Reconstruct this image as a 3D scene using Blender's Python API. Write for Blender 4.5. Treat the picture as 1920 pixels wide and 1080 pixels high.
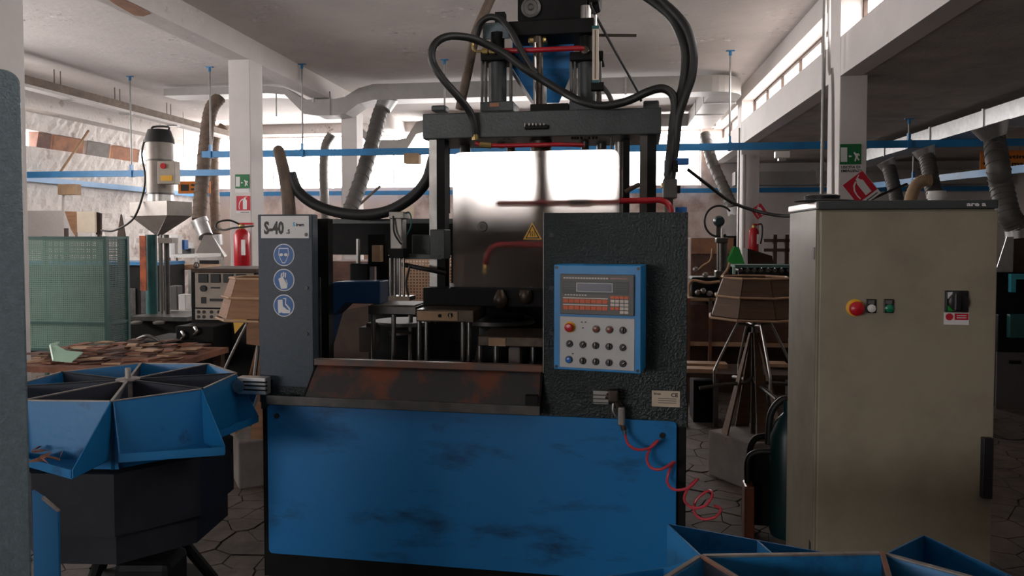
import bpy, math, random
from math import sin, cos, tan, radians, pi, sqrt, atan2
from mathutils import Vector, Matrix
random.seed(7)
for _o in list(bpy.data.objects): bpy.data.objects.remove(_o)
SC = bpy.context.scene
COL = SC.collection

# ------------------------------------------------------------------ camera
EYE = Vector((0.0, 0.0, 1.6)); FOC = 1400.0; HOR = 440.0; PITCH = radians(2.0)
PRY = HOR + FOC * tan(PITCH)                      # row of the principal point
cd = bpy.data.cameras.new('camera'); cam = bpy.data.objects.new('camera', cd); COL.objects.link(cam)
cam.location = EYE; cam.rotation_euler = (pi / 2 - PITCH, 0, 0)
cd.sensor_width = 36.0; cd.lens = FOC / 1920 * 36.0
cd.shift_y = -(540.0 - PRY) / 1920.0
cd.clip_start = 0.05; cd.clip_end = 200
SC.camera = cam

# ------------------------------------------------------------------ world, exposure
w = bpy.data.worlds.new('overcast_sky'); SC.world = w; w.use_nodes = True
_bg = w.node_tree.nodes['Background']
_bg.inputs['Color'].default_value = (1.0, 0.935, 0.915, 1); _bg.inputs['Strength'].default_value = 19.0
SC.view_settings.view_transform = 'Standard'; SC.view_settings.look = 'None'
SC.view_settings.gamma = 1.0; SC.view_settings.exposure = 0.0; SC.view_settings.use_curve_mapping = False

# ------------------------------------------------------------------ frames and pixels
def ray(px, py):
    xc = (px - 960) / FOC; yc = (PRY - py) / FOC
    d = Vector((xc, cos(PITCH) + yc * sin(PITCH), -sin(PITCH) + yc * cos(PITCH)))
    return d / d.y
def P(px, py, D): return EYE + ray(px, py) * D
class Frame:
    def __init__(s, o, deg):
        s.o = Vector((o[0], o[1], o[2] if len(o) > 2 else 0.0)); t = radians(deg); s.deg = deg
        s.a = Vector((cos(t), -sin(t), 0)); s.q = Vector((sin(t), cos(t), 0))
        s.m = Matrix(((s.a.x, s.q.x, 0, s.o.x), (s.a.y, s.q.y, 0, s.o.y), (0, 0, 1, s.o.z), (0, 0, 0, 1)))
        s.i = s.m.inverted()
    def at(s, px, py, q):
        d = ray(px, py); k = (q + (s.o - EYE).dot(s.q)) / d.dot(s.q)
        return s.i @ (EYE + d * k)
    def hz(s, px, py, z):
        d = ray(px, py); return s.i @ (EYE + d * ((z - EYE.z) / d.z))
    def ua(s, px, py, a):                          # on the plane local x = a
        d = ray(px, py); k = (a + (s.o - EYE).dot(s.a)) / d.dot(s.a)
        return s.i @ (EYE + d * k)
    def loc(s, px, py, D): return s.i @ P(px, py, D)
    def w(s, a, q, z): return s.m @ Vector((a, q, z))
W = Frame((0, 0), 0)
B = Frame((0, 0), 7.53)
_mo = P(487, 440, 3.45)
M = Frame((_mo.x, _mo.y), 9.8)

# ------------------------------------------------------------------ materials
MATS = {}
def mat(name, col, rough=0.6, metal=0.0, var=0.15, scale=6.0, bump=0.0, bscale=60.0, col2=None, thr=(0.45, 0.62), spec=0.5, detail=6.0, stretch=None):
    m = bpy.data.materials.new(name); m.use_nodes = True; nt = m.node_tree; N = nt.nodes; L = nt.links
    b = N['Principled BSDF']; b.inputs['Roughness'].default_value = rough; b.inputs['Metallic'].default_value = metal
    b.inputs['Specular IOR Level'].default_value = spec
    tc = N.new('ShaderNodeTexCoord'); src = tc.outputs['Object']
    if stretch:
        mp = N.new('ShaderNodeMapping'); mp.inputs['Scale'].default_value = stretch; L.new(src, mp.inputs['Vector']); src = mp.outputs['Vector']
    nz = N.new('ShaderNodeTexNoise'); nz.inputs['Scale'].default_value = scale; nz.inputs['Detail'].default_value = detail; nz.inputs['Roughness'].default_value = 0.65
    L.new(src, nz.inputs['Vector'])
    rp = N.new('ShaderNodeValToRGB'); e = rp.color_ramp.elements
    c2 = col2 if col2 else tuple(c * (1 - var * 2) for c in col)
    c1 = col if col2 else tuple(min(1, c * (1 + var)) for c in col)
    lo, hi = thr if col2 else (0.25, 0.75)
    e[0].position = lo; e[0].color = (*c2, 1); e[1].position = hi; e[1].color = (*c1, 1)
    L.new(nz.outputs['Fac'], rp.inputs['Fac']); L.new(rp.outputs['Color'], b.inputs['Base Color'])
    if bump:
        n2 = N.new('ShaderNodeTexNoise'); n2.inputs['Scale'].default_value = bscale; n2.inputs['Detail'].default_value = 4
        L.new(src, n2.inputs['Vector'])
        bp = N.new('ShaderNodeBump'); bp.inputs['Strength'].default_value = bump; bp.inputs['Distance'].default_value = 0.02
        L.new(n2.outputs['Fac'], bp.inputs['Height']); L.new(bp.outputs['Normal'], b.inputs['Normal'])
    MATS[name] = m; return m
def glass(name, tint=(0.95, 0.97, 0.96), rough=0.0, clear=0.9):
    m = bpy.data.materials.new(name); m.use_nodes = True; nt = m.node_tree; N = nt.nodes; L = nt.links
    for n in list(N): N.remove(n)
    out = N.new('ShaderNodeOutputMaterial'); tr = N.new('ShaderNodeBsdfTransparent'); tr.inputs['Color'].default_value = (*tint, 1)
    gl = N.new('ShaderNodeBsdfGlossy'); gl.inputs['Roughness'].default_value = max(rough, 0.02)
    fr = N.new('ShaderNodeFresnel'); fr.inputs['IOR'].default_value = 1.45
    mx = N.new('ShaderNodeMixShader')
    ge = N.new('ShaderNodeNewGeometry'); su = N.new('ShaderNodeMath'); su.operation = 'SUBTRACT'; su.inputs[0].default_value = 1.0; L.new(ge.outputs['Backfacing'], su.inputs[1])
    mu = N.new('ShaderNodeMath'); mu.operation = 'MULTIPLY'; L.new(fr.outputs[0], mu.inputs[0]); L.new(su.outputs[0], mu.inputs[1])
    L.new(mu.outputs[0], mx.inputs[0]); L.new(tr.outputs[0], mx.inputs[1]); L.new(gl.outputs[0], mx.inputs[2])
    L.new(mx.outputs[0], out.inputs[0]); MATS[name] = m; return m
def ceil_mat():
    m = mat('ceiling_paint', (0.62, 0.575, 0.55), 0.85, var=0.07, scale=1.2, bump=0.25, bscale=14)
    nt = m.node_tree; N = nt.nodes; L = nt.links; b = N['Principled BSDF']
    base = b.inputs['Base Color'].links[0].from_socket
    tc = N.new('ShaderNodeTexCoord')
    n1 = N.new('ShaderNodeTexNoise'); n1.inputs['Scale'].default_value = 9.0; n1.inputs['Detail'].default_value = 8; n1.inputs['Roughness'].default_value = 0.75
    n2 = N.new('ShaderNodeTexNoise'); n2.inputs['Scale'].default_value = 0.9; n2.inputs['Detail'].default_value = 2
    L.new(tc.outputs['Object'], n1.inputs['Vector']); L.new(tc.outputs['Object'], n2.inputs['Vector'])
    r1 = N.new('ShaderNodeMapRange'); r1.inputs[1].default_value = 0.57; r1.inputs[2].default_value = 0.62; L.new(n1.outputs['Fac'], r1.inputs[0])
    r2 = N.new('ShaderNodeMapRange'); r2.inputs[1].default_value = 0.52; r2.inputs[2].default_value = 0.66; L.new(n2.outputs['Fac'], r2.inputs[0])
    mu = N.new('ShaderNodeMath'); mu.operation = 'MULTIPLY'; L.new(r1.outputs[0], mu.inputs[0]); L.new(r2.outputs[0], mu.inputs[1])
    mx = N.new('ShaderNodeMixRGB'); mx.inputs[2].default_value = (0.85, 0.82, 0.8, 1); L.new(mu.outputs[0], mx.inputs[0]); L.new(base, mx.inputs[1])
    r3 = N.new('ShaderNodeMapRange'); r3.inputs[1].default_value = 0.42; r3.inputs[2].default_value = 0.38; L.new(n1.outputs['Fac'], r3.inputs[0])
    m2 = N.new('ShaderNodeMath'); m2.operation = 'MULTIPLY'; L.new(r3.outputs[0], m2.inputs[0]); L.new(r2.outputs[0], m2.inputs[1])
    m3 = N.new('ShaderNodeMixRGB'); m3.inputs[2].default_value = (0.25, 0.22, 0.2, 1); L.new(m2.outputs[0], m3.inputs[0]); L.new(mx.outputs[0], m3.inputs[1])
    L.new(m3.outputs[0], b.inputs['Base Color'])
    return m
ceil_mat()
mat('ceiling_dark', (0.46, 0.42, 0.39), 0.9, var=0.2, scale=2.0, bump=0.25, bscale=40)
mat('white_wall', (0.62, 0.58, 0.56), 0.85, var=0.08, scale=1.5, bump=0.15, bscale=25)
mat('dim_wall', (0.16, 0.14, 0.13), 0.9, var=0.15, scale=1.5)  # for the unseen front wall, made dark to cut its bounce light
mat('column_paint', (0.66, 0.62, 0.6), 0.75, var=0.05, scale=2.0, bump=0.08, bscale=30)
mat('rough_plaster', (0.7, 0.66, 0.63), 0.95, bump=0.7, bscale=18, col2=(0.42, 0.35, 0.31), thr=(0.3, 0.44), scale=4, detail=10)
mat('back_wall_paint', (0.66, 0.56, 0.52), 0.9, col2=(0.34, 0.22, 0.17), thr=(0.38, 0.5), scale=0.55, bump=0.1, bscale=30)
mat('terracotta', (0.4, 0.19, 0.11), 0.85, col2=(0.2, 0.11, 0.08), thr=(0.3, 0.6), scale=5)
mat('stone', (0.14, 0.108, 0.09), 0.8, col2=(0.06, 0.048, 0.042), thr=(0.3, 0.65), scale=7, bump=0.15, bscale=40)
mat('floor_joint', (0.1, 0.085, 0.075), 0.9, scale=5)
mat('galvanised', (0.55, 0.55, 0.55), 0.42, 0.85, var=0.12, scale=12)
mat('duct_paint', (0.33, 0.315, 0.3), 0.45, 0.3, var=0.1, scale=3)
mat('trunking_blue', (0.02, 0.2, 0.46), 0.4, var=0.12, scale=5)
mat('rod_steel', (0.32, 0.31, 0.3), 0.5, 0.7)
mat('hose_brown', (0.16, 0.115, 0.085), 0.75, bump=0.2, bscale=50, var=0.25, scale=9)
mat('hose_grey', (0.12, 0.11, 0.1), 0.55, 0.2, bump=0.15, bscale=60)
mat('rubber', (0.012, 0.012, 0.012), 0.5, var=0.2)
mat('machine_grey', (0.035, 0.052, 0.074), 0.42, var=0.12, scale=40, bump=0.12, bscale=220, spec=0.4)
mat('machine_dark', (0.012, 0.022, 0.023), 0.3, var=0.3, scale=8, bump=0.4, bscale=110, spec=0.5)
mat('press_grey', (0.045, 0.055, 0.055), 0.45, var=0.18, scale=6, bump=0.1, bscale=90)
mat('machine_black', (0.009, 0.009, 0.009), 0.6, var=0.3, scale=8, spec=0.18)
mat('machine_blue', (0.01, 0.19, 0.5), 0.42, col2=(0.006, 0.05, 0.12), thr=(0.3, 0.47), scale=3.2, bump=0.04, bscale=30, stretch=(0.6, 1, 1.6))
mat('panel_blue', (0.015, 0.24, 0.58), 0.42, var=0.1, scale=6)
mat('bin_blue', (0.008, 0.14, 0.34), 0.45, col2=(0.008, 0.045, 0.12), thr=(0.28, 0.42), scale=5, bump=0.05, bscale=30)
mat('bin_navy', (0.014, 0.016, 0.022), 0.6, var=0.25, spec=0.25)
mat('bin_inner', (0.03, 0.035, 0.05), 0.55, var=0.3)
mat('bare_edge', (0.3, 0.27, 0.25), 0.5, 0.5, var=0.2, scale=20)
mat('rusty', (0.035, 0.033, 0.035), 0.5, col2=(0.15, 0.045, 0.02), thr=(0.46, 0.56), scale=3.0)
mat('rusty_lip', (0.09, 0.075, 0.07), 0.5, col2=(0.22, 0.08, 0.04), thr=(0.4, 0.6), scale=5)
mat('chrome', (0.42, 0.4, 0.38), 0.3, 1.0, var=0.05)
mat('dull_steel', (0.22, 0.21, 0.2), 0.6, 0.3, var=0.2, scale=9)
mat('steel', (0.4, 0.38, 0.36), 0.38, 0.8, var=0.15, scale=9)
mat('dark_steel', (0.11, 0.105, 0.1), 0.4, 0.6, var=0.25, scale=9)
mat('oily_steel', (0.1, 0.075, 0.055), 0.4, 0.6, var=0.35, scale=12)
mat('alu', (0.62, 0.6, 0.58), 0.32, 0.9, var=0.08, scale=15)
mat('dull_alu', (0.3, 0.28, 0.26), 0.45, 0.5, var=0.1, scale=15)
mat('hood_grey', (0.15, 0.132, 0.118), 0.55, 0.2, var=0.1, scale=4)
mat('arm_blue', (0.006, 0.05, 0.15), 0.5, var=0.15)
mat('red_pipe', (0.4, 0.012, 0.02), 0.35, var=0.15)
mat('red_paint', (0.52, 0.012, 0.022), 0.3, var=0.08)
mat('red_hose', (0.55, 0.05, 0.07), 0.35, var=0.05)
mat('brass', (0.55, 0.4, 0.16), 0.35, 0.9)
mat('cabinet_beige', (0.31, 0.272, 0.2), 0.5, col2=(0.225, 0.192, 0.138), thr=(0.3, 0.55), scale=2.4, detail=8, bump=0.04, bscale=250)
mat('cabinet_lid', (0.05, 0.06, 0.06), 0.5, var=0.1)
mat('black_plastic', (0.014, 0.014, 0.015), 0.4, var=0.1)
mat('grey_plastic', (0.12, 0.115, 0.11), 0.5, var=0.06)
mat('white_plastic', (0.72, 0.7, 0.67), 0.5, var=0.05)
mat('panel_white', (0.5, 0.5, 0.5), 0.4, var=0.04)
mat('lcd', (0.03, 0.032, 0.07), 0.25, var=0.05)
mat('orange_key', (0.65, 0.12, 0.04), 0.5, var=0.1)
mat('pale_key', (0.62, 0.55, 0.5), 0.5, var=0.06)
mat('yellow', (0.8, 0.42, 0.02), 0.5, var=0.06)
mat('sign_orange', (0.75, 0.22, 0.02), 0.55, var=0.06)
mat('sign_blue', (0.012, 0.11, 0.36), 0.45, var=0.06)
mat('sign_white', (0.74, 0.73, 0.72), 0.5, var=0.03)
mat('sign_green', (0.01, 0.17, 0.05), 0.45, var=0.05)
mat('sign_red', (0.55, 0.015, 0.035), 0.45, var=0.05)
mat('sign_black', (0.02, 0.02, 0.02), 0.5, var=0.03)
mat('sign_cyan', (0.05, 0.4, 0.65), 0.5, var=0.03)
mat('green_lens', (0.01, 0.2, 0.1), 0.25, var=0.05)
mat('bright_green', (0.012, 0.28, 0.04), 0.5, var=0.1)
mat('blue_button', (0.01, 0.14, 0.5), 0.3, var=0.05)
mat('brown_button', (0.17, 0.05, 0.03), 0.3, var=0.05)
mat('hammer_grey', (0.13, 0.175, 0.195), 0.38, var=0.16, scale=60, bump=0.25, bscale=180)
mat('wood', (0.34, 0.17, 0.085), 0.7, col2=(0.2, 0.1, 0.05), thr=(0.3, 0.7), scale=4, stretch=(1, 1, 9))
mat('wood_shaded', (0.15, 0.08, 0.042), 0.7, col2=(0.085, 0.045, 0.026), thr=(0.3, 0.7), scale=4, stretch=(1, 1, 9))  # the carousel wood darkened in colour for the one standing in shadow
mat('wood_pale', (0.48, 0.3, 0.18), 0.7, var=0.15, scale=6)
mat('wood_dark', (0.07, 0.04, 0.027), 0.75, var=0.25, scale=6)
mat('rust_board', (0.32, 0.14, 0.085), 0.85, col2=(0.14, 0.06, 0.04), thr=(0.3, 0.65), scale=6)
mat('box_brown', (0.17, 0.085, 0.06), 0.8, col2=(0.09, 0.05, 0.04), thr=(0.35, 0.65), scale=5)
mat('mesh_green', (0.16, 0.27, 0.225), 0.5, var=0.1)
mat('frame_green', (0.045, 0.11, 0.1), 0.5, var=0.1)
mat('pale_green', (0.36, 0.55, 0.42), 0.5, var=0.08)
mat('hopper_steel', (0.27, 0.235, 0.21), 0.45, 0.4, var=0.15, scale=5)
mat('orange_panel', (0.6, 0.13, 0.04), 0.5, col2=(0.1, 0.03, 0.02), thr=(0.35, 0.6), scale=5)
mat('console_beige', (0.4, 0.34, 0.28), 0.5, var=0.12, scale=7)
mat('teal_machine', (0.02, 0.12, 0.12), 0.45, var=0.2)
mat('cyan_paint', (0.06, 0.45, 0.55), 0.45, var=0.08)
mat('hot_plate', (0.035, 0.022, 0.018), 0.5, var=0.3)
mat('gas_green', (0.006, 0.03, 0.032), 0.4, var=0.1)
mat('concrete_block', (0.22, 0.195, 0.18), 0.85, var=0.15, scale=8)
mat('cork', (0.42, 0.28, 0.17), 0.8, var=0.2)
mat('cream', (0.62, 0.52, 0.4), 0.6, var=0.08)
glass('window_glass', (0.97, 0.98, 0.98))

# ------------------------------------------------------------------ mesh helpers
WM = {}
def smooth_path(pts, n=6):
    pts = [Vector(p) for p in pts]
    if len(pts) < 3: return pts
    out = []; ext = [pts[0] * 2 - pts[1]] + pts + [pts[-1] * 2 - pts[-2]]
    for i in range(1, len(ext) - 2):
        p0, p1, p2, p3 = ext[i - 1:i + 3]
        for k in range(n):
            t = k / n
            out.append(0.5 * ((2 * p1) + (p2 - p0) * t + (2 * p0 - 5 * p1 + 4 * p2 - p3) * t * t + (3 * p1 - p0 - 3 * p2 + p3) * t ** 3))
    out.append(pts[-1]); return out
def basis(d):
    d = d.normalized(); u = d.cross(Vector((0, 0, 1)))
    if u.length < 1e-3: u = Vector((1, 0, 0))
    u.normalize(); return u, d.cross(u).normalized()
class MB:
    def __init__(s, fr=W): s.v = []; s.f = []; s.fr = fr
    def add(s, vs, fs):
        b = len(s.v); s.v += [Vector(p) for p in vs]; s.f += [tuple(b + i for i in f) for f in fs]; return s
    def hexa(s, p):          # p: bottom 4 (ccw) then top 4
        return s.add(p, [(3, 2, 1, 0), (4, 5, 6, 7), (0, 1, 5, 4), (1, 2, 6, 5), (2, 3, 7, 6), (3, 0, 4, 7)])
    def box(s, x0, x1, y0, y1, z0, z1):
        x0, x1 = sorted((x0, x1)); y0, y1 = sorted((y0, y1)); z0, z1 = sorted((z0, z1))
        return s.hexa([(x0, y0, z0), (x1, y0, z0), (x1, y1, z0), (x0, y1, z0), (x0, y0, z1), (x1, y0, z1), (x1, y1, z1), (x0, y1, z1)])
    def rect(s, x0, y0, x1, y1, q):
        xm, ym = (x0 + x1) / 2, (y0 + y1) / 2; f = s.fr
        return f.at(x0, ym, q).x, f.at(x1, ym, q).x, f.at(xm, y1, q).z, f.at(xm, y0, q).z
    def pbox(s, x0, y0, x1, y1, q, dep):      # box whose front face fills the pixel rectangle at local depth q
        a0, a1, z0, z1 = s.rect(x0, y0, x1, y1, q); return s.box(a0, a1, q, q + dep, z0, z1)
    def extr(s, poly, vec):                    # closed polygon extruded by vec
        poly = [Vector(p) for p in poly]; n = len(poly); vec = Vector(vec)
        fs = [tuple(range(n))[::-1], tuple(range(n, 2 * n))] + [(i, (i + 1) % n, n + (i + 1) % n, n + i) for i in range(n)]
        return s.add(poly + [p + vec for p in poly], fs)
    def ppoly(s, pix, q, dep): return s.extr([s.fr.at(x, y, q) for x, y in pix], (0, dep, 0))
    def cyl(s, p0, p1, r0, r1=None, n=16):
        p0, p1 = Vector(p0), Vector(p1); r1 = r0 if r1 is None else r1; u, v = basis(p1 - p0)
        A = [p0 + (u * cos(2 * pi * i / n) + v * sin(2 * pi * i / n)) * r0 for i in range(n)]
        C = [p1 + (u * cos(2 * pi * i / n) + v * sin(2 * pi * i / n)) * r1 for i in range(n)]
        return s.add(A + C, [tuple(range(n)), tuple(range(2 * n - 1, n - 1, -1))] + [(i, n + i, n + (i + 1) % n, (i + 1) % n) for i in range(n)])
    def tube(s, pts, r, n=10, sm=6):
        pts = smooth_path(pts, sm) if sm else [Vector(p) for p in pts]
        R = r if callable(r) else (lambda t: r); m = len(pts); vs = []; u = None
        for i, p in enumerate(pts):
            d = (pts[min(i + 1, m - 1)] - pts[max(i - 1, 0)]).normalized()
            if u is None: u, v = basis(d)
            else:
                u = (u - d * u.dot(d)).normalized(); v = d.cross(u)
            rr = R(i / (m - 1)); vs += [p + (u * cos(2 * pi * k / n) + v * sin(2 * pi * k / n)) * rr for k in range(n)]
        fs = [(i * n + k, i * n + (k + 1) % n, (i + 1) * n + (k + 1) % n, (i + 1) * n + k) for i in range(m - 1) for k in range(n)]
        return s.add(vs, fs + [tuple(range(n))[::-1], tuple(range((m - 1) * n, m * n))])
    def ptube(s, pix, r, n=10, sm=6): return s.tube([s.fr.at(x, y, q) for x, y, q in pix], r, n, sm)
    def lathe(s, c, prof, n=24, axis=None):
        c = Vector(c); ax = Vector(axis).normalized() if axis else Vector((0, 0, 1)); u, v = basis(ax) if axis else (Vector((1, 0, 0)), Vector((0, 1, 0)))
        vs = []; m = len(prof)
        for r, z in prof: vs += [c + ax * z + (u * cos(2 * pi * k / n) + v * sin(2 * pi * k / n)) * max(r, 1e-4) for k in range(n)]
        fs = [(i * n + k, i * n + (k + 1) % n, (i + 1) * n + (k + 1) % n, (i + 1) * n + k) for i in range(m - 1) for k in range(n)]
        return s.add(vs, fs + [tuple(range(n))[::-1], tuple(range((m - 1) * n, m * n))])
    def sheet(s, p, th):                        # quad p[0..3] thickened along its normal
        p = [Vector(x) for x in p]; nrm = (p[1] - p[0]).cross(p[3] - p[0]).normalized() * th
        return s.extr(p, nrm)
    def build(s, name, m, parent=None, bevel=0.0, sm=False, ang=40, origin=None):
        me = bpy.data.meshes.new(name); world = [s.fr.m @ p for p in s.v]
        if parent is None:
            if origin is None:
                lo = [min(p[i] for p in world) for i in range(3)]; hi = [max(p[i] for p in world) for i in range(3)]
                origin = Vector(((lo[0] + hi[0]) / 2, (lo[1] + hi[1]) / 2, lo[2]))
            mw = Matrix.Translation(origin)
        else: mw = WM[parent.name]
        iv = mw.inverted(); me.from_pydata([iv @ p for p in world], [], s.f); me.validate(); me.update()
        import bmesh
        bm = bmesh.new(); bm.from_mesh(me); bmesh.ops.recalc_face_normals(bm, faces=bm.faces); bm.to_mesh(me); bm.free()
        if isinstance(m, str): m = MATS[m]
        me.materials.append(m)
        o = bpy.data.objects.new(name, me); COL.objects.link(o)
        if parent is None: o.matrix_world = mw
        else: o.parent = parent
        WM[o.name] = mw
        if sm:
            for f in me.polygons: f.use_smooth = True
            try: me.set_sharp_from_angle(angle=radians(ang))
            except Exception: pass
        if bevel:
            b = o.modifiers.new('edge', 'BEVEL'); b.width = bevel; b.segments = 2; b.limit_method = 'ANGLE'; b.angle_limit = radians(50)
        return o
def tag(o, label=None, cat=None, group=None, kind=None):
    if label: o['label'] = label
    if cat: o['category'] = cat
    if group: o['group'] = group
    if kind: o['kind'] = kind
    return o
def thing(name, loc, label, cat, group=None, deg=0.0):
    o = bpy.data.objects.new(name, None); COL.objects.link(o); o.empty_display_size = 0.1
    f = Frame(loc, deg); o.matrix_world = f.m; WM[o.name] = f.m.copy()
    return tag(o, label, cat, group)
def struct(name, mb, m, parent=None, **k):
    o = mb.build(name, m, parent, **k)
    if parent is None: o['kind'] = 'structure'
    return o
def text_mb(fr, s, a, q, z, size, width=None, bold=0.0, flip=False, align='LEFT', rot=0.0):
    """flat lettering standing on the plane local y = q, reading along +x, as a thin solid"""
    cu = bpy.data.curves.new('t', 'FONT'); cu.body = s; cu.size = size; cu.align_x = align; cu.extrude = 0.0004; cu.offset = bold; cu.resolution_u = 2
    o = bpy.data.objects.new('t', cu); COL.objects.link(o)
    dg = bpy.context.evaluated_depsgraph_get(); me = bpy.data.meshes.new_from_object(o.evaluated_get(dg))
    b = MB(fr); vs = [v.co.copy() for v in me.vertices]
    if width and vs:
        x0 = min(v.x for v in vs); x1 = max(v.x for v in vs); k = width / max(1e-6, x1 - x0)
        vs = [Vector(((v.x - (x0 if align == 'LEFT' else 0)) * k, v.y, v.z)) for v in vs]
    cr, sr = cos(rot), sin(rot)
    b.add([(a + v.x * cr - v.y * sr, q - v.z, z + v.x * sr + v.y * cr) for v in vs], [tuple(p.vertices) for p in me.polygons])
    bpy.data.objects.remove(o); bpy.data.curves.remove(cu); bpy.data.meshes.remove(me)
    return b
def disc(mb, c, r, dep, n=24):                  # disc facing -y
    c = Vector(c); return mb.extr([c + Vector((r * cos(2 * pi * k / n), 0, r * sin(2 * pi * k / n))) for k in range(n)], (0, dep, 0))

# ------------------------------------------------------------------ the building (u to the right, v into the depth)
ZC = 4.08; ZR = 3.12; VB = 16.5; VF = -4.0; UL = -9.5; UE = 2.17; UR = 8.0
ZS, ZT = 2.66, 3.87                               # sill and head of the far windows
def portal(name, c, sx, sz, ydir):
    l = bpy.data.lights.new(name, 'AREA'); l.shape = 'RECTANGLE'; l.size = sx; l.size_y = sz; l.cycles.is_portal = True
    o = bpy.data.objects.new(name, l); COL.objects.link(o)
    o.location = B.w(*c); d = (B.m.to_3x3() @ Vector(ydir)); o.rotation_euler = d.to_track_quat('-Z', 'Y').to_euler()
    return o
fl = struct('floor', MB(B).box(UL - .3, UR + .3, VF - .3, VB + .3, -0.2, -0.02), 'floor_joint')
# crazy paving: irregular stones, each a piece of the floor
def voronoi_cells(x0, x1, y0, y1, s):
    nx, ny = int((x1 - x0) / s) + 1, int((y1 - y0) / s) + 1
    pts = {(i, j): Vector((x0 + (i + .5 + random.uniform(-.42, .42)) * s, y0 + (j + .5 + random.uniform(-.42, .42)) * s)) for i in range(-2, nx + 2) for j in range(-2, ny + 2)}
    for i in range(nx):
        for j in range(ny):
            c = pts[i, j]; poly = [c + Vector(d) * s * 2 for d in ((-1, -1), (1, -1), (1, 1), (-1, 1))]
            for di in range(-2, 3):
                for dj in range(-2, 3):
                    if di == dj == 0: continue
                    o = pts[i + di, j + dj]; m = (c + o) / 2; n = (o - c).normalized(); out = []
                    for k in range(len(poly)):
                        A, Bq = poly[k], poly[(k + 1) % len(poly)]; da, db = (A - m).dot(n), (Bq - m).dot(n)
                        if da <= 0: out.append(A)
                        if da * db < 0: out.append(A + (Bq - A) * (da / (da - db)))
                    poly = out
            yield c, poly
def lay_stones(x0, x1, y0, y1, s, parent):
    for c, poly in voronoi_cells(x0, x1, y0, y1, s):
        if len(poly) < 3: continue
        h = random.uniform(-0.003, 0.003); g = 1 - 0.006 / s * 1.2
        MB(W).extr([(c.x + (p.x - c.x) * g, c.y + (p.y - c.y) * g, -0.02) for p in poly], (0, 0, 0.02 + h)).build('paving_stone', 'stone', parent)
lay_stones(-1.95, -0.95, 3.1, 5.2, 0.145, fl)
lay_stones(0.75, 1.95, 3.2, 5.2, 0.145, fl)
rest = MB(W)
for c, poly in voronoi_cells(-9.0, 9.0, -3.5, 17.0, 0.2):
    if (-1.9 < c.x < -1.0 and 3.15 < c.y < 5.15) or (0.8 < c.x < 1.9 and 3.25 < c.y < 5.15) or len(poly) < 3: continue
    rest.extr([(c.x + (p.x - c.x) * .965, c.y + (p.y - c.y) * .965, -0.02) for p in poly], (0, 0, 0.013))
tag(rest.build('paving_stones', 'stone', fl), kind='stuff')

struct('ceiling', MB(B).box(UL - .3, UE + .25, VF - .3, VB + .3, ZC, ZC + .25), 'ceiling_paint')
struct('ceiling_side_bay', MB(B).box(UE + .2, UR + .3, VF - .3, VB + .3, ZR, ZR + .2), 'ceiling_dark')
# long beams
UB0, UB1 = B.at(430, 300, 8.96).x, B.at(470, 300, 8.96).x
ZB = B.at(450, 112, 8.96).z
lb_ = struct('beam', MB(B).box(UB0, UB1, VF, VB, ZB, ZC + .01), 'ceiling_paint')
MB(B).extr([B.hz(x, y, ZB - .004) for x, y in ((196, -6), (222, -8), (238, 3), (256, 10), (283, 26), (268, 31), (252, 29), (236, 20), (214, 7))], (0, 0, .012)).build('exposed_patch', 'terracotta', lb_)
struct('beam', MB(B).box(UE, UE + .24, VF, VB, 3.85, ZC + .01), 'column_paint')      # above the clerestory
struct('beam', MB(B).box(UE, UE + .2, VF, VB, ZR - 0.004, 3.49), 'column_paint')     # edge of the low roof
struct('beam', MB(B).box(UL, UL + .35, VF, VB, 3.62, ZC + .01), 'rough_plaster')
struct('beam', MB(B).box(UL, UE, VB - .35, VB - 0.02, ZT, ZC + .01), 'ceiling_paint')
# columns
for v in (8.96, 12.95, 4.95):
    struct('column', MB(B).box(UB0, UB1, v, v + .35, 0, ZB + .01), 'column_paint', bevel=.008)
vR1 = 7.55
struct('column', MB(B).box(UE - .001, B.at(1625, 300, vR1).x, vR1, vR1 + .4, 0, ZR + .01), 'column_paint', bevel=.008)
struct('column', MB(B).box(UE - .001, UE + .3, 13.0, 13.4, 0, ZR + .01), 'column_paint', bevel=.008)
for v in (7.55, 13.0): struct('column', MB(B).box(UE - .002, UE + .22, v, v + .4, ZR, 3.86), 'column_paint')
# back wall: breast wall, piers, head; solid in the low bay
wb = MB(B).box(UL, UE + .2, VB, VB + .3, -.02, ZS).box(UL, UE + .2, VB, VB + .3, ZT, ZC).box(UL, UL + .25, VB, VB + .3, ZS, ZT).box(UE - .25, UE + .2, VB, VB + .3, ZS, ZT)
struct('wall_back', wb, 'back_wall_paint')
struct('wall_back_side_bay', MB(B).box(UE + .2, UR, VB, VB + .3, -.02, ZR), 'white_wall')
struct('wall_right', MB(B).box(UR, UR + .3, VF, VB + .3, -.02, ZR), 'white_wall')
# left wall: rough plaster with an uneven face where it is in view, windows nearer the viewer
wl = MB(B); nv, nz = 70, 34
def plaster(v0, v1, z0, z1, nv, nz):
    vs = []; fs = []
    for i in range(nv + 1):
        for j in range(nz + 1):
            v = v0 + (v1 - v0) * i / nv; z = z0 + (z1 - z0) * j / nz
            vs.append((UL + random.uniform(-.012, .022), v, z))
    for i in range(nv):
        for j in range(nz): fs.append((i * (nz + 1) + j, (i + 1) * (nz + 1) + j, (i + 1) * (nz + 1) + j + 1, i * (nz + 1) + j + 1))
    wl.add(vs, fs)
plaster(9.0, VB, 0, 3.06, 80, 32); plaster(9.0, VB, 3.33, 3.64, 80, 4)
wl.box(UL - .3, UL - .02, 9.0, VB, -.02, 3.06).box(UL - .3, UL - .02, 9.0, VB, 3.33, ZC)
LW = (3.4, 8.6, 2.1, 3.3)                          # unseen window band beside the viewer, sized for light from the left
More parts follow.
